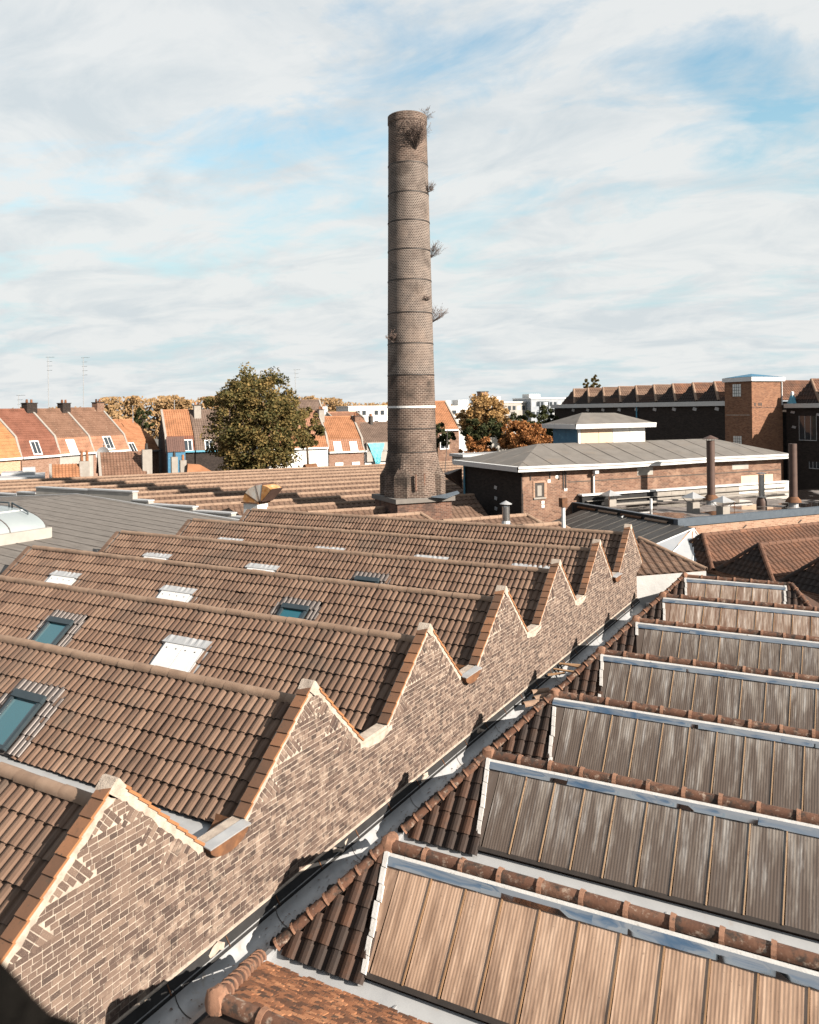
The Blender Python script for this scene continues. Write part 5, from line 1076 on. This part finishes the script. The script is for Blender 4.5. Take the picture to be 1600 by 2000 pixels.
house('house with a half-shaded orange-red roof beside the big maple', 12.2, 15.3, 7.7, 9.4, 12.35, 'tile_orange', 'tile_red', wins=((14.6, 7.7, 8.9, .8, 'd'),), wm='black_brick', verge='L', chim=((16.2, 10.5, 12.9, .8, -.6, 'concrete'),), gut='blue_pipe')
house('dull brown-roofed house half hidden behind the big maple', 15.4, 20.5, 7.7, 9.4, 12.3, 'tile_greyb', wins=((17., 7.7, 8.8, .8, 'd'),), wm='black_brick', gut='blue_pipe')
house('house with a salmon tiled roof and a white ground floor', 24., 31.4, 7.6, 9.0, 12.0, 'tile_salmon', 'tile_orange', wm='render_white', verge='R', chim=((31.6, 10.6, 12.2, .7, -.6, 'concrete'),))
house('house with a bright salmon-orange roof, two dormer windows and arched windows', 31.5, 36.1, 7.0, 8.5, 11.25, 'tile_orange', 'tile_salmon', wins=((32.7, 7.1, 8.15, .75, 'pale'), (34.8, 7.05, 8.1, .75, 'pale'), (32.8, 5.0, 5.6, .8, 'pale'), (35.0, 5.0, 5.6, .8, 'pale')), verge='R', chim=((36.4, 9.8, 11.3, .7, -.6, 'red_brick'),))
hT = house('house with a grey-brown roof and blue tarpaulin on its pale dormer', 36.2, 43., 7.0, 8.15, 10.4, 'tile_greyb', 'tile_greyb', wm='render_white', chim=((38.6, 10., 11.2, .35, 0, 'iron'),), lin=.3)
hT.part('dormer', MB().prism([(36.4, 94.7, 5.6), (39.6, 94.7, 5.6), (39.6, 94.7, 8.0), (36.4, 94.7, 8.0)], (0, .5, 0)), 'render_grey')
g = MB(); nq = 10
for i in range(nq+1):
    t_ = i/nq; wv = .9*(1-t_)**1.2+.22; cx_ = 37.6+.2*t_
    for j in range(7): g.v.append((cx_-wv+2*wv*j/6, 94.55-.10*math.sin(j*2.1+i), 7.9-2.9*t_))
g.f = [(i*7+j, i*7+j+1, i*7+8+j, i*7+7+j) for i in range(nq) for j in range(6)]
solo('tarpaulin', 'bright blue tarpaulin hanging from the pale dormer', 'tarpaulin', g, 'cyan_tarp', (37.6, 94.5, 5), FB, smooth=True)
house('brick house with a steep orange roof just right of the chimney', 43.5, 49.6, 9.4, 9.9, 13.1, 'tile_orange', wm='red_brick', wins=((47.4, 6.9, 8.65, 1.1, 'd'),), verge='R', lin=.4)
house('taller brown-roofed house standing behind the salmon roof', 33., 39.6, 9.8, 10.4, 13.8, 'tile_greyb', wm='render_white', bf=120., verge='R', chim=((40.2, 11.5, 12.8, 1.2, 0, 'render_white'),), group='houses farther back')
house('far house with a pale parapet behind the salmon-orange roof', 40.2, 45.2, 10.2, 10.8, 11.8, 'tile_salmon', wm='render_white', bf=118., verge='B', group='houses farther back')
pr = Thing('porch_roof', 'maroon ribbed metal porch roof on the half-shaded orange-red house', 'porch', (12.9, 94, 7), FB)
for i in range(9): pr.part('metal_rib', MB().obox((12.25+.22*i, 94.4, 8.5), (.10, 0, 0), (0, .55, .85), (0, -.03, .02)), 'metal_brown')
pr.part('post_wall', MB().box(12.2, 14.1, 93.9, 94.9, GZ, 7.6), 'blue_paint')
# back-yard outbuildings, chimneys and dishes
def shedlet(label, a0, a1, b_, z0, z1, m_, dep=2.2, cat='outhouse'):
    T = Thing('outhouse', label, cat, ((a0+a1)/2, b_, GZ), FB); g = MB(); W_ = a1-a0
    # ridge runs back (along b): gable faces the viewer's right
    T.part('wall', MB().prism([(a0+.05, b_, GZ), (a1-.05, b_, GZ), (a1-.05, b_, z0), ((a0+a1)/2, b_, z1-.06), (a0+.05, b_, z0)], (0, dep, 0)), 'house_brick')
    for sd in (-1, 1):
        ed = Vector(((a0+a1)/2+sd*W_/2, b_, z0)); tp = Vector(((a0+a1)/2, b_, z1)); g = MB()
        roof_rows(g, tp+Vector((0, -.1, 0)), (0, 1, 0), ed-tp, dep+.2, (ed-tp).length+.05, .24, .3, h=.04, lift=.03); T.part('roof', g, m_)
        T.part('verge', MB().obox((ed+tp)/2+Vector((0, -.12, .06)), (tp-ed)*.52, (0, .10, 0), (0, 0, .05)), 'concrete')
    return T
def gablet(label, a0, a1, b0, b1, z0, z1, m_):
    T = Thing('outhouse', label, 'outhouse', ((a0+a1)/2, b0, GZ), FB); bm_ = (b0+b1)/2; g = MB(); Ls = math.hypot(b1-b0, (z1-z0)*2)/2
    T.part('wall', MB().prism([(a0+.03, b0+.05, GZ), (a0+.03, b0+.05, z0), (a0+.03, bm_, z1-.05), (a0+.03, b1-.05, z0), (a0+.03, b1-.05, GZ)], (a1-a0-.06, 0, 0)), 'house_brick')
    roof_rows(g, (a0, bm_, z1), (1, 0, 0), (0, b0-bm_, z0-z1), a1-a0, Ls, .24, .3, h=.04, lift=.03); T.part('roof', g, m_)
    g = MB(); roof_rows(g, (a0, bm_, z1), (1, 0, 0), (0, b1-bm_, z0-z1), a1-a0, Ls, .24, .3, h=.04, lift=.03); T.part('roof', g, m_)
    for x in (a0, a1): T.part('verge', MB().prism([(x-.1, b0-.08, z0+.02), (x-.1, bm_, z1+.08), (x-.1, b1+.08, z0+.02), (x-.1, bm_, z1-.1)], (.2, 0, 0)), 'concrete')
    return T
o1 = gablet('small outhouse with an orange tiled roof and two clay pots', .1, 2.3, 68.2, 71.2, 7.15, 8.1, 'tile_orange')
o1.part('chimney_stack', MB().box(2.2, 2.95, 69.2, 69.9, 6.6, 8.3), 'concrete')
for q in (2.38, 2.78): o1.part('chimney_pot', MB().lathe([(.10, 0), (.12, .05), (.10, .85)], (q, 69.5, 8.3), 8), 'plain_orange')
o2 = gablet('outhouse with a mossy brown roof and pale verges', 3.7, 7.3, 68., 72.8, 7.05, 8.9, 'tile_moss')
o2.part('chimney_stack', MB().box(6.9, 7.65, 68.4, 69.2, 6.6, 9.1), 'concrete'); o2.part('chimney_pot', MB().lathe([(.11, 0), (.13, .05), (.10, .5)], (7.25, 68.8, 9.1), 8), 'iron')
solo('flat_shed', 'low flat grey shed roof with pale edge before the peach wall', 'shed', MB().box(-7, -.3, 67.6, 72.5, GZ, 7.35).box(-3.4, -1.0, 70.2, 72.4, 7.36, 7.55).box(-1.9, -1.0, 70.5, 71.3, 7.56, 7.9), 'zinc_bright', (-3, 68, GZ), FB)
gc = Thing('garden_chimney', 'stubby rendered chimney stacks with clay pot near the maroon porch', 'chimney', (9.8, 69, GZ), FB)
for x, z1 in ((9.5, 8.4), (10.2, 8.1)): gc.part('stack', MB().box(x-.25, x+.25, 69., 69.6, 5.5, z1), 'concrete'); gc.part('pot', MB().lathe([(.10, 0), (.12, .05), (.10, .45)], (x, 69.3, z1), 8), 'plain_orange' if x > 9.7 else 'iron')
gc.part('roof', MB().prism([(10.4, 68.6, 6.8), (12.8, 68.6, 6.9), (11.5, 68.6, 7.7), (10.5, 68.6, 7.8)], (0, .8, 0)), 'tile_orange')
solo('garden_wall', 'low brick boundary wall between yards behind the sheds', 'wall', MB().box(-14, 42, 67.2, 67.5, GZ, 6.5), 'house_brick', (14, 67, GZ), FB)
ds = Thing('satellite_dish', 'grey satellite dish on a pole in front of the mottled brown roofs', 'satellite dish', (4.9, 84, 7.), FB)
ds.part('dish', MB().lathe([(.02, 0), (.3, .04), (.55, .13), (.72, .24), (.70, .26), (.5, .15), (.02, .03)], (0, 0, 0), 20), 'zinc', smooth=True)
dd = ds.e.children[0]; dd.matrix_local = Matrix.Rotation(R(-30), 4, 'Z') @ Matrix.Rotation(R(78), 4, 'X'); dd.location = (0, 0, 1.1)
for v in dd.data.vertices: v.co += ds.o
ds.part('pole', MB().tube([(4.9, 84.2, GZ), (4.9, 84.2, 9.3)], .05, 6), 'steel'); ds.part('arm', MB().tube([(4.9, 84, 8.0), (5.3, 83.0, 7.8)], .03, 5), 'white_paint')
ds.part('upper_dish', MB().lathe([(.02, 0), (.35, .05), (.36, .07), (.02, .03)], (5.0, 84.0, 9.0), 12), 'white_paint')
solo('gas_tank', 'small blue-ended orange tank beside the white house wall', 'tank', MB().tube([(20.6, 69., 6.95), (21.7, 69.2, 7.0)], .40, 12), 'rust', (21.1, 69, 6.6), FB, smooth=False)
def mast(label, a, b_, z0, z1, tilt=0., arms=4):
    T = Thing('antenna_mast', label, 'antenna', (a, b_, z0), FB); T.part('pole', MB().tube([(a, b_, z0), (a+tilt, b_, z1)], [.045, .03], 6), 'zinc')
    for i in range(arms):
        z = z1-.05-.5*i; w_ = .55 if i else .9; T.part('element', MB().tube([(a+tilt-w_*.25, b_, z), (a+tilt+w_*.75, b_, z+.03)], .025, 4), 'frame_dark')
    return T
mast('tall thin antenna mast above the deep red roof', .05, 100, 12, 18.6); mast('tall lattice-like antenna mast above the mottled brown roofs', 3.7, 100, 12, 18.6, .05, 5)
mast('thin antenna mast beyond the big maple', 28.8, 100, 10, 17.4, 0, 3); mast('short antenna above the yellow-orange roof', -3., 100, 11, 14.3, 0, 4); mast('short thin antenna above the half-shaded orange roof', 13.7, 99.2, 12, 13.6, 0, 2); mast('short thin pole above the plain orange roof', 9.0, 99.2, 11, 13.0, 0, 1)
# ================================================================== trees
def tree(label, a, b_, zc, ra, rz, n, m_, sd, leaf=.2, clumps=60, trunk=True, name='tree', group=None, shape=None, gaps=.0):
    r_ = random.Random(sd); T = Thing(name, label, 'tree', (a, b_, GZ), FB, group); g = MB(); cl_ = []
    for i in range(clumps):
        th = r_.uniform(0, 2*math.pi); cz = r_.uniform(-1, 1); q = r_.uniform(.62, 1.0) if r_.random() < .8 else r_.uniform(.2, .6)
        rr_ = math.sqrt(1-cz*cz)
        if shape == 'cone': rr_ *= max(.15, .9-.5*cz)
        if shape == 'maple': rr_ *= 1.05-.22*max(0, cz)+(.10*math.cos(th-.2) if cz < .2 else 0)
        cl_.append((Vector((a+ra*q*rr_*math.cos(th), b_+ra*q*rr_*math.sin(th), zc+rz*q*cz)), ra*r_.uniform(.11, .21)))
    per = n//clumps
    for c, cr in cl_:
        for i in range(per):
            d = Vector((r_.gauss(0, 1), r_.gauss(0, 1), r_.gauss(0, .8))); d = d.normalized()*cr*(r_.random()**.45); p = c+d
            x = Vector((r_.uniform(-1, 1), r_.uniform(-1, 1), r_.uniform(-.7, .7))).normalized()*leaf*r_.uniform(.5, 1); y = x.cross(Vector((r_.uniform(-1, 1), r_.uniform(-1, 1), r_.uniform(-1, 1)))).normalized()*leaf*r_.uniform(.3, .65)
            g.v += [tuple(p-x), tuple(p+y), tuple(p+x), tuple(p-y)]; k = len(g.v); g.f.append((k-4, k-3, k-2, k-1))
    T.part('crown', g, m_, kind='stuff')
    if trunk:
        h0 = zc-rz*.55; tk = MB().tube([(a, b_, GZ-.1), (a+.1, b_, (GZ+h0)/2), (a, b_+.1, h0), (a+.1, b_, zc+rz*.3)], [ra*.085, ra*.07, ra*.055, ra*.02], 8)
        for i in range(7):
            c = cl_[i*3 % len(cl_)][0]; z0 = h0+(c.z-h0)*.25*r_.random(); tk.tube([(a, b_, z0), ((a+c.x)/2, (b_+c.y)/2, (z0+c.z)/2+.2), tuple(c)], [ra*.035, ra*.024, ra*.008], 6)
        T.part('trunk', tk, 'bark')
    return T
tree('big round maple turning from green to bronze behind the far sheds', 17.2, 73.5, 10.85, 4.6, 5.4, 36000, 'leaf_maple', 5, .18, 300, shape='maple', name='maple_tree')
tree('small bronze tree leaning beside the big maple', 23.0, 76.0, 10.1, 1.9, 2.1, 4400, 'leaf_maple', 6, .17, 50, name='maple_tree')
tree('tall golden autumn tree beyond the shed roofs', 43.8, 78, 11.1, 2.8, 2.5, 16000, 'leaf_gold', 7, .2, 140)
tree('low bright orange autumn tree above the workshop roof', 45.2, 72, 8.7, 2.6, 2.0, 14000, 'leaf_orange', 8, .19, 120)
tree('low yellow-orange autumn bush left of the orange tree', 40.8, 74, 8.0, 2.0, 1.5, 4000, 'leaf_orange', 9, .2, 40)
tree('dark green bush tucked under the golden tree', 42.2, 75.5, 9.6, 2.2, 1.7, 5000, 'leaf_green', 10, .2, 50)
tree('rounded dark green tree next to the orange tree', 46.8, 74.5, 10.2, 1.6, 1.7, 3800, 'leaf_green', 11, .18, 40)
tree('dark conical fir by the blackened factory wall', 50.3, 75.5, 9.6, 2.2, 2.8, 5200, 'leaf_green', 12, .2, 60, shape='cone', name='fir_tree')
tree('dusky green shrub beside the brick house', 39.0, 80, 9.2, 2.0, 1.7, 3600, 'leaf_green', 13, .2, 36)
tree('russet shrub between the rounded green tree and the fir', 48.6, 72.5, 8.2, 1.5, 1.3, 2600, 'leaf_orange', 14, .18, 30)
for i, (a, zc, rz, ra) in enumerate(((103.6, 16.6, 2.0, 1.3), (105.4, 17.0, 2.5, 1.5))): tree(('shorter slim poplar rising behind the sawtooth roofline', 'taller slim poplar rising behind the sawtooth roofline')[i], a, 140, zc-1, ra, rz+1, 2400, 'leaf_maple', 20+i, .28, 30, name='poplar_tree')
tree('small dark conifer before the far autumn wood', 12.0, 118, 11.3, 1.6, 1.7, 2000, 'leaf_green', 23, .25, 24, name='fir_tree', shape='cone')
# far autumn wood: one mass
r_ = random.Random(31); g = MB()
for (A0, A1, bb, zt0, zt1, n, wd) in ((-8, 12, 165, 12.3, 13.6, 2600, 5), (9, 34, 172, 14.4, 15.6, 9000, 6), (34, 52, 172, 13.3, 14.2, 4000, 6), (52, 60, 175, 14.5, 15.4, 2600, 5), (60, 82, 180, 13.0, 14.0, 5200, 6), (76, 100, 185, 12.5, 13.6, 3000, 6)):
    tops = [(r_.uniform(A0, A1), r_.uniform(zt0, zt1), r_.uniform(1.2, 2.6)) for _ in range(int((A1-A0)*1.3))]
    for i in range(n):
        ta, tz, tr = r_.choice(tops); u = r_.random(); z = tz-(tz-7)*u**1.4; w_ = tr*(.35+1.0*min(1, u*2.2))
        p = Vector((ta+r_.gauss(0, .55)*w_, bb+r_.uniform(-wd, wd), z)); x = Vector((r_.uniform(-1, 1), r_.uniform(-1, 1), r_.uniform(-1, 1))).normalized()*r_.uniform(.2, .5); y = x.orthogonal().normalized()*r_.uniform(.15, .4)
        g.v += [tuple(p-x), tuple(p+y), tuple(p+x), tuple(p-y)]; k = len(g.v); g.f.append((k-4, k-3, k-2, k-1))
solo('autumn_wood', 'distant belt of russet autumn woodland on the horizon', 'wood', g, 'leaf_far', (20, 170, GZ), FB, kind='stuff')
# far pale buildings
def block(label, a0, a1, b_, z1, m_, dep=8, rows=2, cols=8, top=()):
    T = Thing('far_building', label, 'building', ((a0+a1)/2, b_, GZ), FB, 'pale buildings on the horizon'); T.part('wall', MB().box(a0, a1, b_, b_+dep, GZ, z1), m_)
    for r_ in range(rows):
        z = z1-1.1-2.2*r_
        for c in range(cols):
            x0 = a0+(a1-a0)*(c+.2)/cols; x1 = a0+(a1-a0)*(c+.8)/cols; T.part('window', MB().box(x0, x1, b_-.05, b_+.02, z-.6, z+.35), 'glass_dark' if (c+r_) % 3 else 'glass_pale')
    T.part('roof_edge', MB().box(a0-.15, a1+.15, b_-.15, b_+dep, z1, z1+.25), 'render_white')
    for x0, x1, h_ in top: T.part('roof_hut', MB().box(x0, x1, b_+2, b_+5, z1+.25, z1+.25+h_), 'render_white')
block('long white two-storey block behind the grey-brown roof', 57.5, 70, 160, 12.8, 'render_white', rows=2, cols=9)
block('pale block with rooftop huts right of the chimney', 78, 88.5, 160, 12.6, 'render_white', rows=1, cols=6, top=((80.5, 82.5, 1.2), (84.5, 87, 1.3)))
block('grey glazed office block behind the golden tree', 91, 101, 160, 13.4, 'render_grey', rows=3, cols=8, top=((92, 95.5, 1.2),))
t_ = block('blue-edged glass block with a steel stair frame', 101.2, 112, 158, 14.2, 'glass_block', rows=3, cols=9, top=((102, 105, .9),))
ch = Thing('far_chimney_stack', 'small square brick stack poking above the golden tree', 'chimney', (81, 150, GZ), FB); ch.part('stack', MB().box(83.6, 85.4, 150, 151.6, GZ, 15.6), 'house_brick'); ch.part('cap', MB().box(83.5, 85.5, 149.9, 151.7, 15.6, 15.8), 'iron')
sf = Thing('steel_stair_frame', 'dark open steel frame in front of the far glass block', 'frame', (99.5, 150, GZ), FB)
for x in (98.3, 100.6): sf.part('post', MB().box(x-.08, x+.08, 150, 150.2, GZ, 13.5), 'frame_dark')
for z in (9.5, 10.5, 11.5, 12.5, 13.4): sf.part('landing', MB().box(98.3, 100.6, 150, 151, z, z+.12), 'frame_dark')
yd = Thing('yard_shed', 'low long shed with rusty doors under the autumn trees', 'shed', (40, 66, GZ), FB); yd.part('wall', MB().box(36.5, 50, 69, 71.5, GZ, 7.4), 'render_grey'); yd.part('roof', MB().box(36.3, 50.2, 68.8, 71.7, 7.4, 7.65), 'zinc_bright'); yd.part('door', MB().box(37, 39.2, 68.95, 69.0, 5, 7.3), 'rust')
# ================================================================== dark parapet the picture is taken over
r_ = random.Random(41)
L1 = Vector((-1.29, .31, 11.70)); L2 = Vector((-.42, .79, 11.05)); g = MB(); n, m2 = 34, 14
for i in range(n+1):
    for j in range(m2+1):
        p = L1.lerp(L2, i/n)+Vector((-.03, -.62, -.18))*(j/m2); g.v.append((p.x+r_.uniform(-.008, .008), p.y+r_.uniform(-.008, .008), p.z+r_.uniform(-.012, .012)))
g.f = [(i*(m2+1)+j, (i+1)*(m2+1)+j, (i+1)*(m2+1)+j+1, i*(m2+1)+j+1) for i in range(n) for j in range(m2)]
lp = Thing('parapet_ledge', 'dark mossy parapet ledge, shade in its colour, blurred close to the viewer', 'parapet', (-.9, .2, GZ)); lp.part('coping', g, 'ledge_moss_shade')
lp.part('wall', MB().add([L1+Vector((0, -.02, -.03)), L2+Vector((0, -.02, -.03)), L2+Vector((-.03, -.62, -.22)), L1+Vector((-.03, -.62, -.22))]+[Vector((p.x, p.y, GZ)) for p in (L1+Vector((0, -.02, 0)), L2+Vector((0, -.02, 0)), L2+Vector((-.03, -.62, 0)), L1+Vector((-.03, -.62, 0)))], [(0, 1, 2, 3), (0, 4, 5, 1), (1, 5, 6, 2), (2, 6, 7, 3), (3, 7, 4, 0)]), 'ledge_moss_shade')
